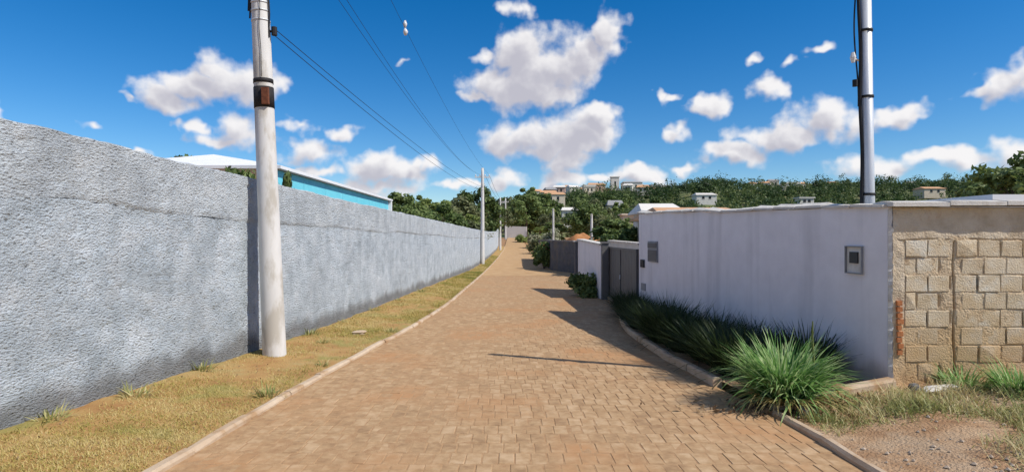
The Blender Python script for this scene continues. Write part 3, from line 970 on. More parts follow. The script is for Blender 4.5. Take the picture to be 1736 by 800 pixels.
def white_wall():
    root = empty('rendered_wall', (WA[0], WA[1], -.3))
    tag(root, 'white rendered garden wall with meter box, in shade beside the planter', 'wall')
    inv = Matrix.Translation(-Vector(root.location))

    def put(o):
        o.parent = root; o.matrix_parent_inverse = inv; return o

    def face(U, W):
        Y = WA[1] + UW[1] * U
        z0 = zr(Y) - .2; Z = z0 + (wtop(U) - .0 - z0) * W
        d = .006 * fbm(U * 1.2, Z * 1.2, 3) + .003 * fbm(U * 6, Z * 6, 5)
        return WA[0] + UW[0] * U + NW[0] * d, Y + NW[1] * d, Z
    us = np.linspace(0, LW, 90)
    o = put(grid(us, np.linspace(0, 1, 36), face, 'wall_face', 'white_render', height=lambda U, W: (wtop(U) - zr(WA[1] + UW[1] * U) + .2) * W - .32))
    for p in o.data.polygons: p.flip() if p.normal.x > 0 else None

    def q(s, d, z):
        return (WA[0] + UW[0] * s - NW[0] * d, WA[1] + UW[1] * s - NW[1] * d, z)
    # back, far end
    V = [q(0, WTH, -.5), q(LW, WTH, -.8), q(LW, WTH, wtop(LW)), q(0, WTH, wtop(0)), q(LW, -.002, -.8), q(LW, -.002, wtop(LW)), q(0, 0, -.5), q(0, 0, wtop(0))]
    put(mesh_obj('wall_back', V, [(0, 1, 2, 3), (1, 4, 5, 2), (6, 0, 3, 7)], 'white_render', attrs={'height': [2] * 8}))
    # coping slabs
    n = 15
    r = np.random.default_rng(8)
    for i in range(n):
        a, b = LW * i / n + .004, LW * (i + 1) / n - .004
        j = r.normal(0, .011, 4)
        V = []
        for (s_, jz, jd) in ((a, j[0], j[2]), (b, j[1], j[3])):
            zt = wtop(s_) + .002 + jz * .5
            V += [q(s_, -.045 + jd, zt), q(s_, WTH + .05, zt), q(s_, WTH + .05, zt + .035), q(s_, WTH * .5, zt + .06 + jz), q(s_, -.045 + jd, zt + .032)]
        put(mesh_obj('coping_slab', V, [(0, 1, 6, 5), (1, 2, 7, 6), (2, 3, 8, 7), (3, 4, 9, 8), (4, 0, 5, 9), (0, 4, 3, 2, 1), (5, 6, 7, 8, 9)], 'coping'))

    # fittings are set on the wall by the place they have along it
    def sbox(nm, s0, s1, z0, z1, d0, d1, mat, parent=None):
        V = [q(s0, d0, z0), q(s1, d0, z0), q(s1, d1, z0), q(s0, d1, z0), q(s0, d0, z1), q(s1, d0, z1), q(s1, d1, z1), q(s0, d1, z1)]
        o = mesh_obj(nm, V, [(0, 3, 2, 1), (4, 5, 6, 7), (0, 1, 5, 4), (1, 2, 6, 5), (2, 3, 7, 6), (3, 0, 4, 7)], mat)
        if parent is None:
            return put(o)
        o.parent = parent
        return o

    def s_at(px):      # distance along the wall where it is crossed at photo column px
        u = (px - 868) / F
        return float((u * WA[1] - WA[0]) / (UW[0] - u * UW[1]))

    def z_at(s, py):
        return CAM_H - (py - 400) / F * (WA[1] + UW[1] * s)
    # meter box: frame, recessed face, dark window
    s0, s1 = s_at(1465), s_at(1436)
    sm = (s0 + s1) / 2; zt, zb = z_at(sm, 417), z_at(sm, 464)
    fr = .012
    box = sbox('meter_box', s0, s1, zb, zt, -.010, .01, 'coping')
    sbox('frame', s0, s0 + fr, zb, zt, -.034, -.0095, 'meter_grey', box); sbox('frame', s1 - fr, s1, zb, zt, -.034, -.0095, 'meter_grey', box)
    sbox('frame', s0 + fr, s1 - fr, zt - fr, zt, -.034, -.0095, 'meter_grey', box); sbox('frame', s0 + fr, s1 - fr, zb, zb + fr, -.034, -.0095, 'meter_grey', box)
    sw0, sw1 = s_at(1457), s_at(1443)
    sbox('window', sw0, sw1, z_at(sm, 446), z_at(sm, 427), -.026, -.0102, 'dark_glass', box)
    # letter box with flap, switch and small hatch near the gate
    a, b = s_at(1116), s_at(1100); m_ = (a + b) / 2
    lb = sbox('letter_box', a, b, z_at(m_, 444), z_at(m_, 409), -.03, .01, 'meter_grey')
    sbox('flap', a + .03, b - .03, z_at(m_, 420), z_at(m_, 412), -.045, -.0302, 'gate_paint', lb)
    sbox('door', a + .03, b - .03, z_at(m_, 442), z_at(m_, 424), -.04, -.0302, 'gate_paint', lb)
    a, b = s_at(1093), s_at(1087.5); m_ = (a + b) / 2
    sbox('intercom', a, b, z_at(m_, 453), z_at(m_, 440), -.035, .01, 'rubber')
    a, b = s_at(1095), s_at(1088); m_ = (a + b) / 2
    sbox('hatch', a, b, z_at(m_, 492), z_at(m_, 480), -.02, .01, 'meter_grey')


white_wall()

# ------------------------------------------------------------------ unplastered block wall, right
def block_wall():
    y0 = 6.40; x0 = 4.115; x1 = 11.4
    root = empty('block_wall', (x0, y0, .1))
    tag(root, 'unplastered tan block wall with mortar smears facing the weedy lot', 'wall')
    inv = Matrix.Translation(-Vector(root.location))

    def put(o):
        o.parent = root; o.matrix_parent_inverse = inv; return o
    zt = 1.86
    put(MB().box(x0, x1, y0 + .05, y0 + .17, -.3, zt - .001).build('core', 'mortar'))
    # concrete ring beam above the blocks, patched with render
    def beam(U, W):
        k = np.clip(W / .85, 0, 1); b = np.clip((W - .85) / .15, 0, 1)
        zb = 1.515 + .014 * fbm(U * 4, 0 * U, 9)
        Z = zb + (zt - zb) * np.clip((W - .12) / .73, 0, 1)
        return U, y0 - .012 - .018 * fbm(U * 2.5, Z * 3, 1) - .010 * fbm(U * 11, Z * 12, 4) + np.clip(.12 - W, 0, 1) * .3, Z + 0 * b
    put(grid(np.linspace(x0 + .006, x1, 200), np.linspace(0, 1, 28), beam, 'ring_beam', 'beam'))
    # corner column, plaster broken away, a strip of red brick showing
    def colm(U, W):
        return U, y0 - .014 - .014 * fbm(U * 6, W * 5, 12) - .008 * fbm(U * 18, W * 18, 2), W
    put(grid(np.linspace(x0 + .008, x0 + .135, 10), np.linspace(-.25, 1.53, 80), colm, 'corner_column', 'beam'))
    r = np.random.default_rng(12)
    for k in range(9):
        z = .27 + .066 * k
        h = .052
        wd = .055 + r.normal(0, .008)
        o = put(MB().box(x0 + .045 + r.normal(0, .004), x0 + .045 + wd, y0 - .04 + r.normal(0, .004), y0 + .0, z, z + h).build('brick', 'terracotta'))
    # jagged plaster edge of the white wall's end
    V = []; Fc = []
    zs = np.linspace(-.25, zt - .02, 60)
    for i, z in enumerate(zs):
        wdt = .030 + .012 * math.sin(i * 1.7) + .014 * float(r.random())
        V += [(x0 - .0475, y0 - .016, z), (x0 - .0475 + wdt, y0 - .030 - .01 * float(r.random()), z), (x0 - .0475 + wdt + .012, y0 + .01, z)]
        if i: b = 3 * (i - 1); Fc += [(b, b + 1, b + 4, b + 3), (b + 1, b + 2, b + 5, b + 4)]
    put(mesh_obj('plaster_edge', V, Fc, 'coping'))
    # blocks
    BW, BH = .245, .190
    protos = []
    for k in range(8):
        ch = .005
        hw, hh = BW / 2 - .007, BH / 2 - .007
        b = np.array([(-hw, .06, -hh), (hw, .06, -hh), (hw, .06, hh), (-hw, .06, hh),
                      (-hw, .0, -hh), (hw, .0, -hh), (hw, .0, hh), (-hw, .0, hh),
                      (-hw + ch, -.012, -hh + ch), (hw - ch, -.012, -hh + ch), (hw - ch, -.012, hh - ch), (-hw + ch, -.012, hh - ch), (0, -.0125, 0)])
        b[4:] += r.normal(0, .0035, (9, 3))
        fc = [(8, 9, 12), (9, 10, 12), (10, 11, 12), (11, 8, 12)] + [(4 + i, 4 + (i + 1) % 4, 8 + (i + 1) % 4, 8 + i) for i in range(4)] + [(i, (i + 1) % 4, 4 + (i + 1) % 4, 4 + i) for i in range(4)]
        me = bpy.data.meshes.new('block'); me.from_pydata(b.tolist(), [], fc); me.materials.append(M['block']); protos.append(me)
    row = 0
    joints = []
    z = 1.515 - BH / 2 - .004
    while z > -.1:
        x = x0 + .14 + BW / 2 - (BW / 2 if row % 2 else 0)
        i = 0
        joint = False
        while x < x1 - BW / 2:
            sc = 1.0
            xx = x
            if x - BW / 2 < x0 + .13:        # cut block at the column
                sc = .5; xx = x + BW / 4
            o = bpy.data.objects.new('block', protos[(i * 3 + row * 5 + int(r.integers(0, 3))) % 8])
            link(o)
            o.location = (xx + r.normal(0, .003), y0 - .002 + r.normal(0, .003), z + r.normal(0, .002))
            o.rotation_euler = (r.normal(0, .006), r.normal(0, .012), r.normal(0, .006)); o.scale = (sc, 1, 1)
            o.parent = root; o.matrix_parent_inverse = inv
            joints.append((x + BW / 2, z))
            x += BW; i += 1
            if not joint and x + BW / 2 > 4.79:      # straight joint: the wall was built on from here
                joint = True; x = 4.80 + BW / 2 + (.06 if row % 2 else 0)
        z -= BH; row += 1
    # mortar: smeared over many joints, missing from some
    pits = [j for j in joints if r.random() < .5]

    def bed(U, W):
        Yy = y0 - .0085 - .008 * fbm(U * 2.2, W * 2.6, 6) - .010 * fbm(U * 14, W * 14, 2, 4, .7)
        Yy = Yy + .05 * np.exp(-((U - 4.785 - .006 * np.sin(W * 9)) / .008) ** 2) * (W < 1.5)
        for (jx, jz) in pits:
            Yy = Yy + .06 * np.exp(-((U - jx) / .010) ** 2 - ((W - jz) / .055) ** 4)
        return U, Yy, W
    xs_ = np.unique(np.round(np.r_[np.linspace(x0 + .10, x1, 230), 4.765 + np.linspace(0, .04, 9), np.array([j[0] + d for j in pits for d in (-.014, -.006, 0, .006, .014)])], 4))
    put(grid(xs_, np.linspace(-.25, 1.55, 110), bed, 'mortar_bed', 'mortar'))
    # coping: concrete slabs, a little uneven
    n = 12
    for i in range(n):
        a = x0 - .06 + (x1 - x0 + .06) * i / n + .004; b = x0 - .06 + (x1 - x0 + .06) * (i + 1) / n - .004
        za = zt + .004 + .012 * (a - x0) + r.normal(0, .003)
        V = []
        for x in (a, (a + b) / 2, b):
            e = .12 + r.normal(0, .008)
            V += [(x, y0 - e, za), (x, y0 + .24, za), (x, y0 + .24, za + .05), (x, y0 + .08, za + .066 + r.normal(0, .003)), (x, y0 - e, za + .046 + r.normal(0, .004))]
        Fc = []
        for k in (0, 5):
            for j in range(5):
                Fc.append((k + j, k + (j + 1) % 5, k + 5 + (j + 1) % 5, k + 5 + j))
        Fc += [(4, 3, 2, 1, 0), (10, 11, 12, 13, 14)]
        put(mesh_obj('coping_slab', V, Fc, 'coping'))


block_wall()

# ------------------------------------------------------------------ steel service post behind the white wall
def service_post():
    base = Vector((4.36, 7.16, -.28))
    root = empty('service_post', base)
    root.rotation_euler = (0, R(-.9), 0)
    tag(root, 'slim galvanized steel service post rising behind the white wall', 'post')
    H = 5.35
    MB().tube([(0, 0, -.2), (0, 0, 2.4), (0, 0, H)], [.075, .07, .066], 20).build('tube', 'galvanized', root, True)
    MB().tube([(0, 0, H), (0, 0, H + .03), (0, 0, H + .06)], [.07, .06, .01], 20).build('cap', 'galvanized', root, True)
    for z in (2.32, 3.5, 4.3, 4.9):
        MB().tube([(0, 0, z), (0, 0, z + .03)], .078, 20).build('strap', 'rubber', root, True)
    pts = [(-.085 + .008 * math.sin(z * 5), -.02, z) for z in np.linspace(2.0, H - .1, 24)]
    MB().tube(pts, .02, 8).build('conduit', 'rubber', root, True)
    pts = [(-.125 + .02 * math.sin(z * 4), -.01, z) for z in np.linspace(3.4, H - .05, 18)]
    MB().tube(pts, .009, 6).build('loose_cable', 'rubber', root, True)
    m = MB(); m.tube([(-.07, 0, 3.95), (-.17, -.02, 3.98)], .012, 6); m.tube([(-.17, -.02, 3.93), (-.17, -.02, 3.99), (-.17, -.02, 4.05)], [.02, .035, .02], 8)
    m.build('insulator', 'porcelain', root)
    m = MB(); m.tube([(-.07, 0, 3.7), (-.15, -.02, 3.68)], .012, 6); m.tube([(-.15, -.02, 3.64), (-.15, -.02, 3.72)], [.03, .03], 8)
    m.build('hook', 'rubber', root)


service_post()

# ------------------------------------------------------------------ gate, second white wall, dark wall, low wall
def poly_wall(name, pts, th, mat, label, cat='wall', cope=None, cope_over=.05, cope_h=.06, hmat=True):
    """pts: (x, y, z0, z1) along the foot on the road side; thickness to the right."""
    root = empty(name, (pts[0][0], pts[0][1], pts[0][2]))
    tag(root, label, cat)
    inv = Matrix.Translation(-Vector(root.location))
    V = []; Fc = []; hts = []
    P = np.array(pts, float)
    for i, p in enumerate(P):
        d = P[min(i + 1, len(P) - 1), :2] - P[max(i - 1, 0), :2]; d /= np.linalg.norm(d); nr = np.array([d[1], -d[0]])
        q = p[:2] + nr * th
        V += [(p[0], p[1], p[2]), (p[0], p[1], p[3]), (q[0], q[1], p[3]), (q[0], q[1], p[2])]
        hts += [0, p[3] - p[2], p[3] - p[2], 0]
        if i:
            b = 4 * (i - 1)
            for k in range(4):
                Fc.append((b + k, b + 4 + k, b + 4 + (k + 1) % 4, b + (k + 1) % 4))
    Fc += [(0, 1, 2, 3), tuple(4 * (len(P) - 1) + k for k in (3, 2, 1, 0))]
    o = mesh_obj('wall_face', V, Fc, mat, root, attrs={'height': np.array(hts) + .1}); o.matrix_parent_inverse = inv
    if cope:
        for i in range(len(P) - 1):
            a, b = P[i], P[i + 1]
            L_ = np.linalg.norm((b - a)[:2]); k = max(1, int(L_ / .9))
            d = (b - a)[:2] / L_; nr = np.array([d[1], -d[0]])
            for j in range(k):
                t0, t1 = j / k + .004, (j + 1) / k - .004
                W = []
                for t in (t0, t1):
                    c = a + (b - a) * t; z = c[3] + .002
                    l = c[:2] - nr * cope_over; r_ = c[:2] + nr * (th + cope_over)
                    W += [(l[0], l[1], z), (r_[0], r_[1], z), (r_[0], r_[1], z + cope_h), (l[0], l[1], z + cope_h)]
                o = mesh_obj('coping_slab', W, [(0, 1, 5, 4), (1, 2, 6, 5), (2, 3, 7, 6), (3, 0, 4, 7), (3, 2, 1, 0), (4, 5, 6, 7)], cope, root)
                o.matrix_parent_inverse = inv
    return root


def gate(ax, ay, bx, by, z0, z1):
    a = np.array([ax, ay]); b = np.array([bx, by]); L_ = np.linalg.norm(b - a); u = (b - a) / L_
    root = empty('metal_gate', (ax, ay, z0), math.atan2(u[1], u[0]))
    tag(root, 'dark grey sheet metal driveway gate between the two white walls', 'gate')
    H = z1 - z0
    n = 22
    for k in range(n):
        x0 = .06 + (L_ - .12) * k / n; x1 = .06 + (L_ - .12) * (k + 1) / n - .006
        MB().box(x0, x1, -.02 if k % 2 else -.0225, .012, .07, H - .07).build('slat', 'gate_paint', root)
    for (x0, x1, za, zb) in ((0, L_, 0.02, .065), (0, L_, H - .065, H), (0, .055, .066, H - .066), (L_ - .055, L_, .066, H - .066), (L_ / 2 - .03, L_ / 2 + .03, .066, H - .066)):
        MB().box(x0, x1, -.045, .03, za, zb).build('frame_bar', 'gate_paint', root)
    MB().box(L_ / 2 + .05, L_ / 2 + .08, -.075, -.046, H * .45, H * .45 + .12).build('handle', 'galvanized', root)


gate(3.06, 18.72, 3.13, 14.66, float(zr(17)) + .03, 1.22)
pp = MB()
for (nm, x, y, lab) in (('gate_post', 2.81, 18.37, 'dark grey gate post beside the second white wall'), ('gate_post', 3.16, 14.43, 'dark grey gate post hidden at the end of the near white wall')):
    o = MB().box(x, x + .2, y, y + .2, float(zr(y)) - .1, 1.32).build(nm, 'gate_paint')
    o2 = MB().box(x - .03, x + .23, y - .03, y + .23, 1.321, 1.37).build('cap', 'concrete_dark', o)
    tag(o, lab, 'post', 'gate posts')

poly_wall('rendered_wall', [(2.80, 18.6, float(zr(18.6)) - .1, 1.25), (2.46, 22.0, float(zr(22)) - .1, 1.38)], .2, 'white_render',
          'short white rendered wall behind the dark round shrub', cope='coping')
o = MB().box(2.36, 2.60, 22.02, 22.3, float(zr(22)) - .1, 1.33).build('wall_pier', 'dark_render')
MB().box(2.30, 2.66, 21.97, 22.36, 1.332, 1.38).build('cap', 'coping', o)
tag(o, 'narrow dark pier with pale cap at the far end of the short white wall', 'pier')
poly_wall('grey_wall', [(4.3, 33.4, float(zr(34)) - .2, 1.16), (3.85, 34.6, float(zr(34)) - .2, 1.17), (2.55, 38.0, float(zr(38)) - .2, 1.20), (2.5, 44, float(zr(44)) - .2, 1.2), (2.6, 58, float(zr(58)) - .2, 1.1)], .2, 'dark_render',
          'dark grey wall in shade where the lane bends', cope='concrete_dark', cope_h=.09)
poly_wall('low_wall', [(5.2, 15.5, -.6, 1.02), (4.9, 22, -.6, 1.22), (4.9, 30, -.6, 1.28)], .25, 'pale_wall', 'pale wall top showing behind the grey gate', cope='coping')
poly_wall('end_wall', [(-1.3, 116, .6, 3.5), (2.9, 115, .6, 3.35)], .3, 'pale_wall', 'low pale wall closing the far end of the lane')

# ------------------------------------------------------------------ buildings
def house(name, X, Y, z0, w, d, h, wallmat, roofmat, label, rh=1.0, rot=0.0, group=None, wins=2, over=.35, cat='house', flat=False):
    root = empty(name, (X, Y, z0), rot)
    tag(root, label, cat, group)
    MB().box(-w / 2, w / 2, 0, d, -1.5, h).build('wall', wallmat, root)
    if flat:
        MB().box(-w / 2 - over, w / 2 + over, -over, d + over, h + .002, h + rh).build('roof', roofmat, root)
    else:
        o = over; a = w / 2 + o
        V = [(-a, -o, h - .05), (a, -o, h - .05), (a, d + o, h - .05), (-a, d + o, h - .05), (-a * .8, d / 2, h + rh), (a * .8, d / 2, h + rh),
             (-a, -o, h + .05), (a, -o, h + .05), (a, d + o, h + .05), (-a, d + o, h + .05)]
        mesh_obj('roof', V, [(0, 3, 2, 1), (0, 1, 7, 6), (1, 2, 8, 7), (2, 3, 9, 8), (3, 0, 6, 9), (6, 7, 5, 4), (8, 9, 4, 5), (7, 8, 5), (9, 6, 4)], roofmat, root)
    for k in range(wins):
        x = -w / 2 + w * (k + 1) / (wins + 1)
        win = MB().box(x - .5, x + .5, -.04, .02, h * .38, h * .78).build('window', 'dark_glass', root)
        MB().box(x - .6, x + .6, -.09, -.041, h * .38 - .12, h * .38 - .002).build('sill', 'coping', win)
    return root


def hall():
    root = empty('hall', (-11.5, 22.6, -.4))
    tag(root, 'long hall with white gable roof and teal fascia behind the grey wall', 'building')
    inv = Matrix.Translation(-Vector(root.location))

    def part(nm, x0, x1, y0, y1, z0, z1, mat, parent=None):
        o = MB().box(x0, x1, y0, y1, z0, z1).build(nm, mat, parent or root)
        if parent is None: o.matrix_parent_inverse = inv
        return o
    XA, XB, XR_ = -16.2, -9.0, -12.6            # left and right eave, ridge
    Y0, Y1 = 22.6, 43.0
    part('wall', XA, XB, 27.0, Y1, -.6, 3.43, 'white_metal')      # the front bays are an open veranda
    for x in (XA + .1, XR_, XB - .25):
        part('veranda_post', x, x + .15, Y0 + .1, Y0 + .25, -.6, 3.43, 'white_metal')
    n = 7
    for i in range(n):                       # fascia panels along the road side
        y0 = Y0 + (Y1 - Y0) * i / n
        part('fascia_panel', XB - .1, XB, y0 + .012, y0 + (Y1 - Y0) / n - .012, 3.44, 4.08, 'teal_paint')
    # hipped roof: its front slope faces the camera
    ya, yb = Y0 - .3, Y1 + .3
    V = [(XA - .25, ya, 4.10), (XB + .25, ya, 4.10), (XB + .25, yb, 4.10), (XA - .25, yb, 4.10),
         (XA - .25, ya, 4.22), (XB + .25, ya, 4.22), (XB + .25, yb, 4.22), (XA - .25, yb, 4.22), (XR_, Y0 + 2.3, 4.99), (XR_, Y1 - 2.3, 4.99)]
    Fc = [(0, 3, 2, 1), (0, 1, 5, 4), (1, 2, 6, 5), (2, 3, 7, 6), (3, 0, 4, 7), (4, 5, 8), (5, 6, 9, 8), (6, 7, 9), (7, 4, 8, 9)]
    o = mesh_obj('roof', V, Fc, 'white_metal', root); o.matrix_parent_inverse = inv
    part('corner_post', XB - .02, XB + .22, Y1 - .1, Y1 + .2, -.6, 4.118, 'white_metal')


hall()

# low buildings behind the right walls
house('outbuilding', 8.9, 12.6, -.3, 3.6, 3.2, 2.36, 'concrete_dark', 'grey_roof', 'low outbuilding with flat grey sheet roof behind the block wall', rh=.10, flat=True, wins=0, cat='building', over=.2)
house('outbuilding', 12.9, 13.6, -.3, 3.6, 4, 2.58, 'white_metal', 'white_metal', 'white flat-topped outbuilding behind the block wall at right edge', rh=.22, flat=True, wins=0, cat='building', over=.1)
house('tiled_house', 8.4, 25, -.6, 3.6, 6, 2.95, 'cream_wall', 'tile_roof', 'low house with orange clay tile roof just above the white wall', rh=.55, wins=1)
house('pale_house', 10.0, 39, -.8, 2.3, 4, 3.9, 'pale_wall', 'pale_wall', 'small pale house at the far corner of the white wall', rh=.7, wins=1)


CLEAR = []


def hz(x, y): return float(hill_z(np.array(x), np.array(y)))


def hill_house(px, Y, w, h, wm, rm, label, rh=1.0, group=None, wins=2, flat=False, dz=0.0, rot=0.0):
    x = (px - 868) / F * Y
    CLEAR.append((x / Y, Y, w))
    house('hillside_house', x, Y, hz(x, Y) + dz, w, w * .8, h, wm, rm, label, rh, rot, group, wins, flat=flat)


hill_house(966, 165, 4.2, 3.6, 'pale_wall', 'pale_wall', 'bright white house on the hillside above the bend', rh=.9, dz=2.6)
hill_house(940, 250, 9, 4.5, 'cream_wall', 'tile_roof', 'cream house on the slope left of the bright white house', rh=1.2, dz=3.5)
hill_house(930, 290, 8, 4.5, 'pale_wall', 'tile_roof', 'pale house high on the slope above the cream house', rh=1.2, dz=2.5)
hill_house(1044, 180, 4.6, 2.6, 'cream_wall', 'grey_roof', 'cream cottage with pointed grey roof among trees', rh=1.6, dz=4.5)
hill_house(1075, 120, 4.5, 2.2, 'cream_wall', 'cream_wall', 'long pale yellow shed low among the garden trees', rh=.3, flat=True, dz=2.6, wins=0)
hill_house(1012, 372, 11, 6, 'pink_wall', 'tile_roof', 'pink house on the skyline left of the white tower', rh=1.6, dz=3)
hill_house(1043, 378, 5, 12, 'pale_wall', 'pale_wall', 'narrow white tower house on the skyline', rh=.5, flat=True, dz=2, wins=1)
hill_house(1073, 374, 12, 6.5, 'pale_wall', 'grey_roof', 'wide pale house on the skyline right of the white tower', rh=1.2, dz=3)
hill_house(1198, 235, 8, 2.6, 'pale_wall', 'pale_wall', 'pale roofed house half way up the wooded hill', rh=1.0, dz=1.2)
hill_house(1368, 210, 5, 2.4, 'pale_wall', 'pale_wall', 'tiny white building low on the wooded hill', rh=.4, dz=4.0, flat=True)
hill_house(1585, 250, 9, 2.6, 'cream_wall', 'tile_roof', 'house with faded tile roof on the hill right of the service post', rh=1.0, dz=3.2)
for px, Y, w, h, wm, rm, fl in ((1295, 395, 10, 6, 'pale_wall', 'tile_roof', False), (1312, 400, 9, 7, 'cream_wall', 'grey_roof', False), (1345, 400, 12, 7, 'pale_wall', 'pale_wall', True),
                                (1362, 405, 8, 6, 'pale_wall', 'tile_roof', False), (1550, 410, 8, 8, 'cream_wall', 'pale_wall', True), (1412, 405, 9, 5, 'pale_wall', 'tile_roof', False),
                                (985, 360, 10, 5, 'cream_wall', 'tile_roof', False), (962, 355, 9, 5, 'pale_wall', 'tile_roof', False), (1100, 385, 9, 5, 'pale_wall', 'tile_roof', False), (1630, 405, 10, 6, 'pale_wall', 'tile_roof', False),
                                (912, 330, 8, 5, 'pale_wall', 'tile_roof', False), (1090, 300, 8, 4, 'cream_wall', 'tile_roof', False),
        *[(float(a_), float(b_), float(c_), 5.5, ('pale_wall', 'cream_wall', 'pink_wall', 'pale_wall')[i_ % 4], ('tile_roof', 'grey_roof', 'pale_wall')[i_ % 3], i_ % 5 == 0) for i_, (a_, b_, c_) in enumerate(zip(
            [905, 921, 948, 958, 990, 1000, 1028, 1055, 1064, 1087, 1112, 1128, 1278, 1328, 1380, 1395, 1430, 1505, 1530, 1568, 1608, 1655, 935, 975], [345, 360, 330, 370, 375, 350, 382, 388, 360, 380, 395, 390, 405, 408, 402, 410, 408, 405, 410, 412, 408, 410, 315, 340], [7, 8, 9, 8, 7, 9, 8, 9, 7, 8, 9, 8, 7, 8, 9, 7, 8, 7, 9, 8, 7, 8, 8, 9]))]):
    hill_house(px, Y, w * .75, h * .7, wm, rm, 'tiny pale house among treetops along the distant hill crest', rh=1.3, group='houses along the hill crest', flat=fl, dz=2.6 + (px * 7 % 5) * .35, rot=((px * 3) % 7 - 3) * .12)

# ------------------------------------------------------------------ vegetation
def leaves_on_lobes(lobes, per, size, r, inner=.55, flatten=.8, droop=0.0):
    """lobes: (n,4) x,y,z,r. Returns quads and a tone per quad."""
    lobes = np.asarray(lobes, float)
    n = len(lobes) * per
    L_ = np.repeat(lobes, per, 0)
    d = r.normal(size=(n, 3)); d /= np.linalg.norm(d, axis=1)[:, None]
    rad = L_[:, 3] * (inner + (1 - inner) * r.random(n) ** .6) * (1 + .18 * r.normal(size=n))
    c = L_[:, :3] + d * rad[:, None] * (1, 1, flatten)
    nrm = d + r.normal(size=(n, 3)) * .7 + (0, 0, .25); nrm /= np.linalg.norm(nrm, axis=1)[:, None]
    a = np.cross(nrm, r.normal(size=(n, 3))); a /= np.linalg.norm(a, axis=1)[:, None]
    b = np.cross(nrm, a)
    s = size * (.6 + .8 * r.random(n))[:, None]
    q = np.stack([c - a * s, c + b * s * .48, c + a * s, c - b * s * .48], 1)
    return q, np.clip(.5 + .28 * r.normal(size=n), 0, 1)


def make_tree(name, H, W, mat, seed, lobes=26, per=160, leaf=.22, trunk=.16, base=.28, spread=None, shape='round'):
    r = np.random.default_rng(seed)
    root = empty(name)
    Lb = []
    for k in range(lobes):
        t = r.random()
        z = H * (base + (1 - base) * t) * .96
        if shape == 'round':
            prof = math.sin(math.pi * min(1, .18 + .78 * t)) ** .7
        elif shape == 'cone':
            prof = (1 - t) * .9 + .18
        else:
            prof = .55 + .45 * math.sin(math.pi * t)
        a = r.random() * 2 * math.pi; rr = W * .5 * prof * (.25 + .75 * r.random() ** .5)
        lr = W * .5 * (.20 + .22 * r.random()) * (prof * .5 + .5)
        Lb.append((math.cos(a) * rr, math.sin(a) * rr, z - lr * .3, lr))
    q, tone = leaves_on_lobes(Lb, per, leaf, r)
    crown = quads_obj('crown', q, mat, root, tone)
    m = MB()
    lean = r.normal(0, .04, 2)
    pts = [(lean[0] * z, lean[1] * z, z) for z in np.linspace(-.3, H * .75, 7)]
    m.tube(pts, list(np.linspace(trunk, trunk * .3, 7)), 8)
    for k in r.choice(len(Lb), min(8, len(Lb)), replace=False):
        l = Lb[k]; z0 = min(l[2] * .6, H * .6)
        m.tube([(lean[0] * z0, lean[1] * z0, z0), (l[0] * .55, l[1] * .55, (z0 + l[2]) / 2 + .1), (l[0], l[1], l[2])], [trunk * .45, trunk * .28, trunk * .1], 6)
    m.build('trunk', 'bark', root, True)
    return root


def place(tree, X, Y, z, s=1.0, rz=0.0, sz=None, label=None, cat='tree', group=None):
    tree.location = (X, Y, z); tree.rotation_euler = (0, 0, rz); tree.scale = (s, s, sz or s)
    tag(tree, label, cat, group)
    return tree


protos = {
    'a': make_tree('leafy_tree', 7.5, 6.0, 'leaf_tree', 21, 30, 150, .24),
    'b': make_tree('leafy_tree', 7.0, 5.5, 'leaf_olive', 22, 26, 150, .22),
    'c': make_tree('leafy_tree', 7.5, 4.2, 'leaf_bright', 23, 26, 140, .22, shape='tall'),
    'd': make_tree('leafy_tree', 8.0, 7.0, 'leaf_tree', 24, 34, 160, .26, trunk=.22),
    'e': make_tree('conifer_tree', 9.0, 4.0, 'leaf_tree', 25, 30, 130, .22, shape='cone', base=.18),
}
used = set()


def tree_at(key, px, Y, top_y, label, group=None, base_z=None, wide=1.0, rz=None):
    """Stand a tree so that its top reaches photo row top_y at distance Y."""
    x = (px - 868) / F * Y
    z0 = base_z if base_z is not None else float(zr(min(Y, 140))) - .1
    top = CAM_H + (400 - top_y) / F * Y
    h0 = {'a': 7.5, 'b': 7.0, 'c': 7.5, 'd': 8.0, 'e': 9.0}[key]
    s = (top - z0) / h0
    p = protos[key]
    if key in used:
        t = copy_tree(p)
    else:
        t = p; used.add(key)
    place(t, x, Y, z0, s * wide, random.random() * 6.28 if rz is None else rz, s, label, 'tree', group)
    return t


rowg = 'trees rising behind the grey wall'
tree_at('a', 682, 50, 326, 'dark leafy tree at the left end of the row behind the grey wall', rowg)
tree_at('b', 706, 62, 333, 'olive green tree second from the left in the row behind the wall', rowg)
tree_at('e', 712, 70, 324, 'dark pointed tree peeking above the left part of the tree row', rowg)
tree_at('c', 735, 58, 334, 'yellow-green bushy tree in the middle of the row behind the wall', rowg, wide=1.3)
tree_at('a', 752, 52, 345, 'lower dark tree in front of the yellow-green tree behind the wall', rowg)
tree_at('b', 768, 66, 330, 'olive tree between the yellow-green tree and the big dark tree', rowg, wide=1.2)
tree_at('d', 806, 84, 316, 'big round dark tree directly behind the second utility pole', rowg)
tree_at('c', 790, 60, 362, 'low bright tree leaning over the wall left of the second pole', rowg, wide=1.4)
tree_at('b', 835, 96, 340, 'olive tree right of the second utility pole at the wall end', rowg)
tree_at('a', 730, 48, 362, 'low dark tree top just above the wall, middle of the row', rowg, wide=1.3)
tree_at('b', 775, 56, 365, 'low greyish tree top just above the wall near the second pole', rowg, wide=1.5)
tree_at('a', 700, 46, 352, 'low dark tree top just above the wall, left of the row', rowg, wide=1.2)
tree_at('a', 658, 90, 345, 'distant tree beside the right end of the teal hall', rowg)

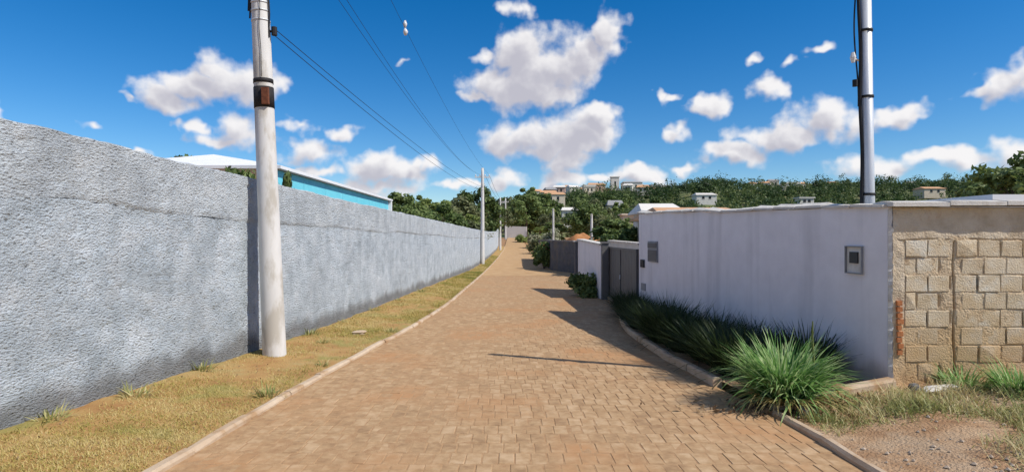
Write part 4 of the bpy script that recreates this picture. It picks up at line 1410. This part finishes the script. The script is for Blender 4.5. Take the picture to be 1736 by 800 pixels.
mid = 'trees beyond the end of the lane'
tree_at('d', 893, 128, 330, 'dark rounded tree beyond the end of the lane', mid, wide=1.15)
tree_at('e', 885, 150, 314, 'tall dark pointed tree left on the skyline beyond the lane', mid, wide=1.2)
tree_at('e', 899, 155, 312, 'tall dark pointed tree right of its twin on the skyline beyond the lane', mid, wide=1.1)
tree_at('b', 868, 135, 345, 'olive tree left of the dark rounded tree beyond the lane', mid)
tree_at('c', 915, 135, 340, 'bright green tree right of the dark rounded tree beyond the lane', mid, wide=1.4)
tree_at('b', 930, 115, 358, 'pale olive tree above the bend of the lane', mid)
tree_at('d', 992, 92, 338, 'very dark tree standing above the bend right of the white house', mid, wide=.95)
tree_at('a', 1010, 105, 350, 'green tree right of the very dark tree above the bend', mid)
tree_at('b', 1030, 75, 362, 'olive tree over the far end of the short white wall', mid, wide=1.2)
tree_at('c', 1060, 62, 368, 'bright garden tree between the short wall and near white wall', mid, wide=1.3)
tree_at('a', 1045, 32, 372, 'dark garden tree right behind the grey gate', mid, base_z=-.5, wide=1.5)
tree_at('b', 1071, 36, 378, 'greyish garden tree touching the near white wall corner', mid, base_z=-.5, wide=1.3)
tree_at('c', 940, 95, 376, 'small yellowish shrub tree above the dark grey wall', mid, wide=1.9)
tree_at('b', 952, 100, 366, 'small pale tree above the dark grey wall', mid, wide=1.3)
tree_at('c', 915, 112, 384, 'low yellow-green shrub at the far end of the lane', mid, wide=1.8)
for px, Y, ty, k in ((870, 175, 332, 'b'), (925, 180, 328, 'a'), (985, 190, 330, 'a'), (1000, 170, 335, 'b'), (1025, 200, 325, 'd'),
                     (1060, 210, 328, 'a'), (1085, 150, 345, 'b'), (1065, 130, 352, 'd'), (905, 200, 322, 'd'), (1020, 140, 350, 'b'), (1050, 165, 342, 'c'), (850, 180, 335, 'a'),
                     (1110, 170, 335, 'a'), (1130, 160, 345, 'b')):
    x = (px - 868) / F * Y
    tree_at(k, px, Y, ty, 'tree in the thick grove on the slope beyond the bend', 'grove on the slope beyond the bend', base_z=hz(x, Y) - .3, wide=1.15)
tree_at('d', 1728, 62, 262, 'large dark tree rising at the right edge above the block wall', base_z=-.5, wide=1.1)
tree_at('a', 300, 33, 264, 'small dark treetop left of the white gable above the wall', rowg, base_z=-.5, wide=.8)
tree_at('a', 408, 21.2, 284, 'dark shrubby tree in front of the white gable behind the wall', rowg, base_z=-.4, wide=.75)
tree_at('a', 487, 21.5, 292, 'dark treetop in front of the teal fascia right of the near pole', rowg, base_z=-.4, wide=.30)


def hill_forest():
    r = np.random.default_rng(77)
    n = 5200
    u = -.30 + 1.80 * r.random(n); Y = 150 + 290 * r.random(n) ** .8
    X = u * Y
    k = fbm(X * .014, Y * .022, 6) > -.25
    for (hu, hY, hw) in CLEAR:
        k &= ~((np.abs(X / Y - hu) * hY < hw * .62 + 1.5) & (Y < hY + 4) & (Y > hY - 24))
    X, Y = X[k], Y[k]
    z = hill_z(X, Y)
    n = len(X)
    size = .55 + .95 * r.random(n) ** 2                      # crown size of each tree
    nl = 4
    idx = np.repeat(np.arange(n), nl)
    a = r.random(n * nl) * 6.283; rr = 2.3 * size[idx] * np.sqrt(r.random(n * nl))
    h = (1.6 + 3.6 * r.random(n * nl) * (1 - .5 * rr / (2.4 * size[idx]))) * size[idx] * (.8 + .5 * r.random(n))[idx]
    Lb = np.stack([X[idx] + np.cos(a) * rr, Y[idx] + np.sin(a) * rr, z[idx] + h, size[idx] * (1.1 + 1.1 * r.random(n * nl))], 1)
    per = 26
    q, t = leaves_on_lobes(Lb, per, .50, r, inner=.7, flatten=.85)
    tree_t = np.repeat(np.repeat(r.normal(0, .33, n), nl), per)
    o = quads_obj('hill_forest', q, 'leaf_hill', None, np.clip(t * .7 + .15 + tree_t, 0, 1))
    tag(o, 'dense green woodland covering the distant hillside', 'forest', kind='stuff')


hill_forest()


# grass-like plants ------------------------------------------------------------
def blades(base, azim, lean, length, width, curve, r, seg=4):
    """Curved ribbons. base (n,3). Returns quads (n*seg,4,3)."""
    n = len(base)
    d = np.stack([np.cos(azim), np.sin(azim), 0 * azim], -1)
    side = np.stack([-np.sin(azim), np.cos(azim), 0 * azim], -1)
    tw = r.normal(0, .5, n); side = side * np.cos(tw)[:, None] + d * np.sin(tw)[:, None]
    p = base.copy(); ang = lean.copy()
    Q = []
    w0 = width
    for k in range(seg):
        st = length / seg
        p2 = p + d * (np.sin(ang) * st)[:, None] + np.array([0, 0, 1.]) * (np.cos(ang) * st)[:, None]
        w1 = width * (1 - ((k + 1) / seg) ** 1.6) + .0005
        Q.append(np.stack([p - side * w0[:, None] / 2, p + side * w0[:, None] / 2, p2 + side * w1[:, None] / 2, p2 - side * w1[:, None] / 2], 1))
        p = p2; w0 = w1; ang = ang + curve / seg
    return np.stack(Q, 1).reshape(-1, 4, 3)


def tuft(name, mat, n, R_, H, width, seed, seg=4, spread=.75, curl=.9, parent_name='leaves'):
    r = np.random.default_rng(seed)
    root = empty(name)
    rad = R_ * .35 * np.sqrt(r.random(n)); a0 = r.random(n) * 2 * math.pi
    base = np.stack([np.cos(a0) * rad, np.sin(a0) * rad, 0 * rad], -1)
    az = a0 + r.normal(0, .5, n)
    lean = np.abs(r.normal(0, spread * .5, n)) + .5 * spread * rad / (R_ * .35) * .8
    ln = H * (.55 + .55 * r.random(n)) * (1 + .15 * lean)
    q = blades(base, az, lean, ln, width * (.6 + .7 * r.random(n)), curl * (.2 + r.random(n)), r, seg)
    tone = np.repeat(np.clip(.5 + .3 * r.normal(size=n), 0, 1), seg)
    quads_obj(parent_name, q, mat, root, tone)
    return root


bush = tuft('grass_bush', 'blade_green', 1000, .66, .74, .034, 5, seg=6, spread=.72, curl=1.6)
bx, by = 2.82, 6.10
bush.location = (bx, by, float(planter_z(np.array(bx), np.array(by))) - .02)
bush.scale = (.88, .88, 1.0)
tag(bush, 'large bright green grass bush in full sun at the planter corner', 'bush')
r_ = np.random.default_rng(91)
nb = 260
a0 = r_.random(nb) * 6.283
q = blades(np.stack([.28 * np.cos(a0), .28 * np.sin(a0), 0 * a0], -1), a0 + r_.normal(0, .3, nb), .75 + .35 * r_.random(nb), .3 + .3 * r_.random(nb), .016 + 0 * a0, 1.0 + .8 * r_.random(nb), r_, 5)
quads_obj('dry_leaves', q, 'blade_dry', bush, np.repeat(.5 + .3 * r_.random(nb), 5))

stalk = MB(); sx, sy = 3.12, 6.12
zb = float(planter_z(np.array(sx), np.array(sy)))
stalk.tube([(sx, sy, zb), (sx + .01, sy, zb + .35), (sx - .005, sy, zb + .6), (sx, sy, zb + .78)], [.014, .012, .011, .006], 6)
tag(stalk.build('dry_stalk', 'blade_weed'), 'single pale upright stalk at the right of the grass bush', 'stalk')

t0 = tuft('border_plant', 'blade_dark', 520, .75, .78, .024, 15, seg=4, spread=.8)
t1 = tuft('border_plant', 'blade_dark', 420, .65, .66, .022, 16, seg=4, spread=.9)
first = {0: True, 1: True}
spots = []
rp = np.random.default_rng(31)
for y in np.arange(7.35, 15.0, .55):
    for j in range(2):
        xr_, xw = float(XR(y)) + .3, float(wall_x(y)) - .25
        x = xr_ + (xw - xr_) * (.15 + .7 * j) + rp.normal(0, .08)
        spots.append((x, y + rp.normal(0, .12), j))
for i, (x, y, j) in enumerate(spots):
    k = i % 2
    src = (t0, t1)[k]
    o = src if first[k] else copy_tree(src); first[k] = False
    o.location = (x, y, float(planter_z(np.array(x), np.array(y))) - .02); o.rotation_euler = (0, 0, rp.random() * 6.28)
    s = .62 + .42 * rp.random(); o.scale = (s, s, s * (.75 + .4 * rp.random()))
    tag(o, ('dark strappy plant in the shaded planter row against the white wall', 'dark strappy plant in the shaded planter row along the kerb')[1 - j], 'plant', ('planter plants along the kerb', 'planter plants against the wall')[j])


def shrub(name, X, Y, z, rx, rz_, mat, label, seed, flowers=0, lobes=16, per=140, leaf=.07):
    r = np.random.default_rng(seed)
    root = empty(name, (X, Y, z))
    tag(root, label, 'shrub')
    Lb = []
    for k in range(lobes):
        a = r.random() * 6.283; rr = rx * .7 * math.sqrt(r.random()); h = rz_ * (.2 + .65 * r.random()) * (1 - .4 * (rr / rx) ** 2)
        Lb.append((math.cos(a) * rr, math.sin(a) * rr, h, rx * (.25 + .2 * r.random())))
    q, t = leaves_on_lobes(Lb, per, leaf, r)
    quads_obj('foliage', q, mat, root, t)
    m = MB()
    for l in Lb[:7]:
        m.tube([(0, 0, -.05), (l[0] * .4, l[1] * .4, l[2] * .5), (l[0], l[1], l[2])], [.03, .02, .008], 6)
    m.build('stems', 'bark', root)
    if flowers:
        f, t = leaves_on_lobes([(l[0], l[1], l[2] + l[3] * .3, l[3]) for l in Lb[:5]], flowers, .06, r, inner=.95)
        quads_obj('flowers', f, 'flower_red', root, t)


shrub('round_shrub', 2.34, 19.5, float(zr(19.5)) - .02, .72, .78, 'leaf_tree', 'dark round shrub at the foot of the short white wall', 41)
shrub('flowering_shrub', 2.2, 40.2, float(zr(40)) - .05, 1.0, 2.0, 'leaf_tree', 'dark shrub with a few red flowers at the left end of the grey wall', 42, flowers=14, lobes=20, leaf=.11)
shrub('weedy_shrub', 1.9, 100, float(zr(100)) - .05, 1.3, 1.3, 'leaf_bright', 'yellow-green shrub beside the lane near its far end', 43, leaf=.16)
shrub('weedy_shrub', 3.2, 72, float(zr(72)) - .05, 1.6, 2.0, 'leaf_olive', 'olive shrub beyond the dark grey wall', 44, leaf=.16)


shrub('pale_shrub', 5.3, 74, -.6, 1.5, 3.2, 'leaf_pale', 'pale silvery shrub standing above the dark grey wall', 45, lobes=18, leaf=.2)
shrub('pale_shrub', 3.6, 88, -.3, 1.3, 2.4, 'leaf_pale', 'smaller pale shrub left of the silvery shrub above the grey wall', 46, lobes=14, leaf=.2)
mound = grid(np.linspace(-1, 1, 24), np.linspace(-1, 1, 24), lambda U, W: (8.2 + U * 3.0, 68 + W * 3, -.7 + 2.5 * np.clip(1 - U * U - W * W, 0, 1) ** .7 * (1 + .25 * fbm(U * 3, W * 3))), 'earth_mound', 'orange_earth')
tag(mound, kind='structure')
for px_, Y_, t_, b_, lab_ in ((938, 70, 355, -.6, 'slim pale post standing among shrubs above the grey wall'), (1003, 60, 364, -.6, 'short pale post beside the very dark tree')):
    x_ = (px_ - 868) / F * Y_
    o = MB().tube([(x_, Y_, b_), (x_, Y_, CAM_H + (400 - t_) / F * Y_)], [.14, .11], 10).build('wooden_post', 'concrete')
    MB().tube([(x_, Y_, CAM_H + (400 - t_) / F * Y_ + .005), (x_, Y_, CAM_H + (400 - t_) / F * Y_ + .08)], [.13, .06], 10).build('cap', 'concrete', o)
    tag(o, lab_, 'post')

# verge grass, weeds, gravel ----------------------------------------------------
def grass_stuff():
    r = np.random.default_rng(55)
    n = 170000
    Y = 3.0 + 62 * r.random(n) ** 2.2
    X = XW(Y) + .06 + (XL(Y) - .05 - XW(Y) - .06) * r.random(n)
    t = (XL(Y) - X) / (XL(Y) - XW(Y))
    d = fbm(X * 1.3, Y * .9, 8, 3) + .25 - .45 * np.clip(t - .80, 0, 1) * 3
    k = r.random(n) < np.clip(.52 + 2.4 * d, .05, 1)
    X, Y, t = X[k], Y[k], t[k]
    n = len(X)
    Z = verge_z(X, Y) - .004
    g = fbm(X * .9 + 5, Y * .8, 12, 3)                      # greener patches
    near_kerb = np.clip(1 - t * 2.2, 0, 1)
    grn = np.clip(g * 1.3 + .05 + .35 * near_kerb, 0, 1)
    tone = np.clip(.66 + .25 * r.normal(size=n) - 1.0 * grn, 0, 1)
    sc = np.clip(Y / 9, .85, 2.4)
    q = blades(np.stack([X, Y, Z], -1), r.random(n) * 6.283, .5 + .6 * np.abs(r.normal(size=n)), (.026 + .036 * r.random(n)) * (.8 + .35 * sc) * (.75 + .8 * grn), .0045 * sc + .002, .8 * r.random(n), r, 2)
    o = quads_obj('verge_grass', q, 'blade_dry', None, np.repeat(tone, 2))
    tag(o, 'dry yellow and green grass covering the verge by the grey wall', 'grass', kind='stuff')
    # scattered dead leaves and straw on the verge
    m_ = 420
    ly = 3.5 + 20 * r.random(m_) ** 1.5; lx = XW(ly) + .1 + (XL(ly) - XW(ly) - .2) * r.random(m_)
    q, t_ = leaves_on_lobes(np.stack([lx, ly, verge_z(lx, ly) + .012, .012 + 0 * lx], -1), 1, .014, r)
    o = quads_obj('verge_litter', q, 'dead_leaf', None, t_)
    tag(o, 'dead leaves and straw scattered over the verge', 'leaves', kind='stuff')
    src = None
    for i_, (y_, f_) in enumerate(((5.2, .93), (6.1, .88), (7.4, .95), (9.9, .6), (10.6, .93), (12.3, .92), (14.5, .9), (6.4, .1), (8.1, .12), (11.4, .1), (17.0, .9), (20.0, .85))):
        if src is None:
            o = src = tuft('verge_weed', 'blade_weed', 60, .30, .15, .014, 66, seg=3, spread=1.1)
        else:
            o = copy_tree(src)
        x_ = float(XL(y_) + (XW(y_) - XL(y_)) * f_)
        o.location = (x_, y_, float(verge_z(np.array(x_), np.array(y_))) - .01); o.rotation_euler = (0, 0, i_ * 1.3); k_ = .7 + .6 * random.random(); o.scale = (k_, k_, k_)
        tag(o, 'small green weed tuft on the verge by the kerb' if f_ < .3 else 'small green weed tuft on the verge by the grey wall', 'weed', 'weed tufts on the verge')
    # weeds on the lot, in clumps
    nc = 420
    cx = 2.75 + 4.2 * r.random(nc); cy = 3.2 + 3.1 * r.random(nc)
    w = fbm(cx * 1.0, cy * 1.4, 21, 3) + .35 * np.exp(-((cy - 5.3) / .7) ** 2) + .45 * np.exp(-((cx - 5.2) / .6) ** 2 - ((cy - 5.6) / .6) ** 2)
    k = w > .22
    cx, cy, w = cx[k], cy[k], w[k]
    per = 85
    X = np.repeat(cx, per) + r.normal(0, .09, len(cx) * per); Y = np.repeat(cy, per) + r.normal(0, .09, len(cx) * per)
    ok = (X > 2.7) & (Y < 6.32)
    X, Y = X[ok], Y[ok]; n = len(X)
    tn = np.repeat(np.clip(.5 + .35 * r.normal(size=len(cx)), 0, 1), per)[ok]
    ln = np.repeat(.03 + .13 * r.random(len(cx)) ** 2, per)[ok]
    q = blades(np.stack([X, Y, lot_z(X, Y) - .005], -1), r.random(n) * 6.283, .35 + .5 * np.abs(r.normal(size=n)), ln * (.5 + r.random(n)), .006 + .006 * r.random(n), 1.2 * r.random(n), r, 3)
    o = quads_obj('lot_weeds', q, 'blade_weed', None, np.repeat(np.clip(tn + .2 * r.normal(size=n), 0, 1), 3))
    tag(o, 'patchy half-dry weeds growing over the bare lot', 'weeds', kind='stuff')
    # fresh green weeds against the block wall
    for (x, y, n_, hh, sd, lab) in ((5.05, 5.85, 260, .34, 61, 'bright green weed clump below the block wall near the right edge'), (5.45, 5.55, 240, .30, 62, 'green weed clump at the right edge in front of the block wall'),
                                    (4.75, 6.2, 140, .26, 63, 'small grey-green weed against the foot of the block wall'), (5.25, 5.1, 160, .22, 64, 'low green weed clump on the lot nearest the right edge')):
        b = tuft('weed_clump', 'blade_green', n_, .5, hh, .018, sd, seg=3, spread=1.0)
        b.location = (x, y, float(lot_z(np.array(x), np.array(y))) - .01)
        tag(b, lab, 'weed')
    # gravel
    n = 2600
    gx = 2.7 + 3.4 * r.random(n); gy = 2.6 + 3.6 * r.random(n)
    w = np.exp(-((gx - 3.55) / .6) ** 2 - ((gy - 4.2) / .4) ** 2) + .25 * (fbm(gx, gy, 3) + .3)
    k = r.random(n) < w
    gx, gy = gx[k], gy[k]; n = len(gx)
    s = .006 + .016 * r.random(n) ** 2.5
    c = np.stack([gx, gy, lot_z(gx, gy) + s * .3], -1)
    oct_ = np.array([(1, 0, 0), (0, 1, 0), (-1, 0, 0), (0, -1, 0), (0, 0, .8), (0, 0, -.8)])
    V = c[:, None] + oct_[None] * s[:, None, None] * (.7 + .6 * r.random((n, 6, 1)))
    tri = np.array([(0, 1, 4), (1, 2, 4), (2, 3, 4), (3, 0, 4)])
    Fc = (tri[None] + (np.arange(n) * 6)[:, None, None]).reshape(-1, 3)
    o = mesh_obj('gravel', V.reshape(-1, 3), Fc, 'gravel', None, attrs={'tone': np.repeat(r.random(n), 6)})
    tag(o, 'loose grey gravel scattered on the bare lot', 'gravel', kind='stuff')
    # litter of dead leaves under the grass bush
    n = 420
    lx = 2.75 + .38 * r.normal(size=n); ly = 5.95 + .16 * r.normal(size=n)
    zz = np.where(lx < 2.6, zr(ly) + .012, planter_z(lx, ly) + .015)
    zz = np.maximum(zz, np.where((lx > 2.63) & (ly < 6.4), lot_z(lx, ly) + .012, -9))
    q, t = leaves_on_lobes(np.stack([lx, ly, zz + .01, .012 + 0 * lx], -1), 1, .03, r)
    o = quads_obj('leaf_litter', q, 'dead_leaf', None, t)
    tag(o, 'brown dead leaves littering the road edge under the grass bush', 'leaves', kind='stuff')


grass_stuff()

# slab of broken concrete by the wall corner and a stone on the verge
def rock(name, X, Y, z, sx, sy, sz, mat, label, seed, rot=0.0, cat='stone'):
    r = np.random.default_rng(seed)
    V = []; Fc = []
    nu, nv = 9, 6
    for i in range(nv):
        ph = math.pi * (i + .5) / nv - math.pi / 2
        for j in range(nu):
            th = 2 * math.pi * j / nu
            k = 1 + .18 * r.normal()
            cx = math.copysign(abs(math.cos(th)) ** .6, math.cos(th)); cy = math.copysign(abs(math.sin(th)) ** .6, math.sin(th))
            V.append((cx * math.cos(ph) ** .5 * sx * k, cy * math.cos(ph) ** .5 * sy * k, math.sin(ph) * sz))
    for i in range(nv - 1):
        for j in range(nu):
            a = i * nu + j; b = i * nu + (j + 1) % nu
            Fc.append((a, b, b + nu, a + nu))
    Fc += [tuple(range(nu - 1, -1, -1)), tuple(range((nv - 1) * nu, nv * nu))]
    o = mesh_obj(name, V, Fc, mat); o.location = (X, Y, z); o.rotation_euler = (R(4), R(-3), rot)
    tag(o, label, cat)


rock('concrete_slab', 4.42, 6.08, float(lot_z(np.array(4.42), np.array(6.08))) + .02, .20, .06, .035, 'coping', 'flat piece of broken concrete at the foot of the block wall', 71, .15, 'rubble')
rock('stone', 4.2, 6.15, float(lot_z(np.array(4.2), np.array(6.15))) + .02, .05, .05, .05, 'concrete_dark', 'dark stone beside the block wall corner', 72)
rock('stone', -2.83, 10.9, float(verge_z(np.array(-2.83), np.array(10.9))) + .02, .12, .10, .045, 'kerb', 'flat pale stone lying in the dry verge grass', 73)
rock('stone', 2.82, 5.72, float(lot_z(np.array(2.82), np.array(5.72))) + .03, .06, .05, .06, 'concrete_dark', 'dark stone at the corner of the planter edging', 74)
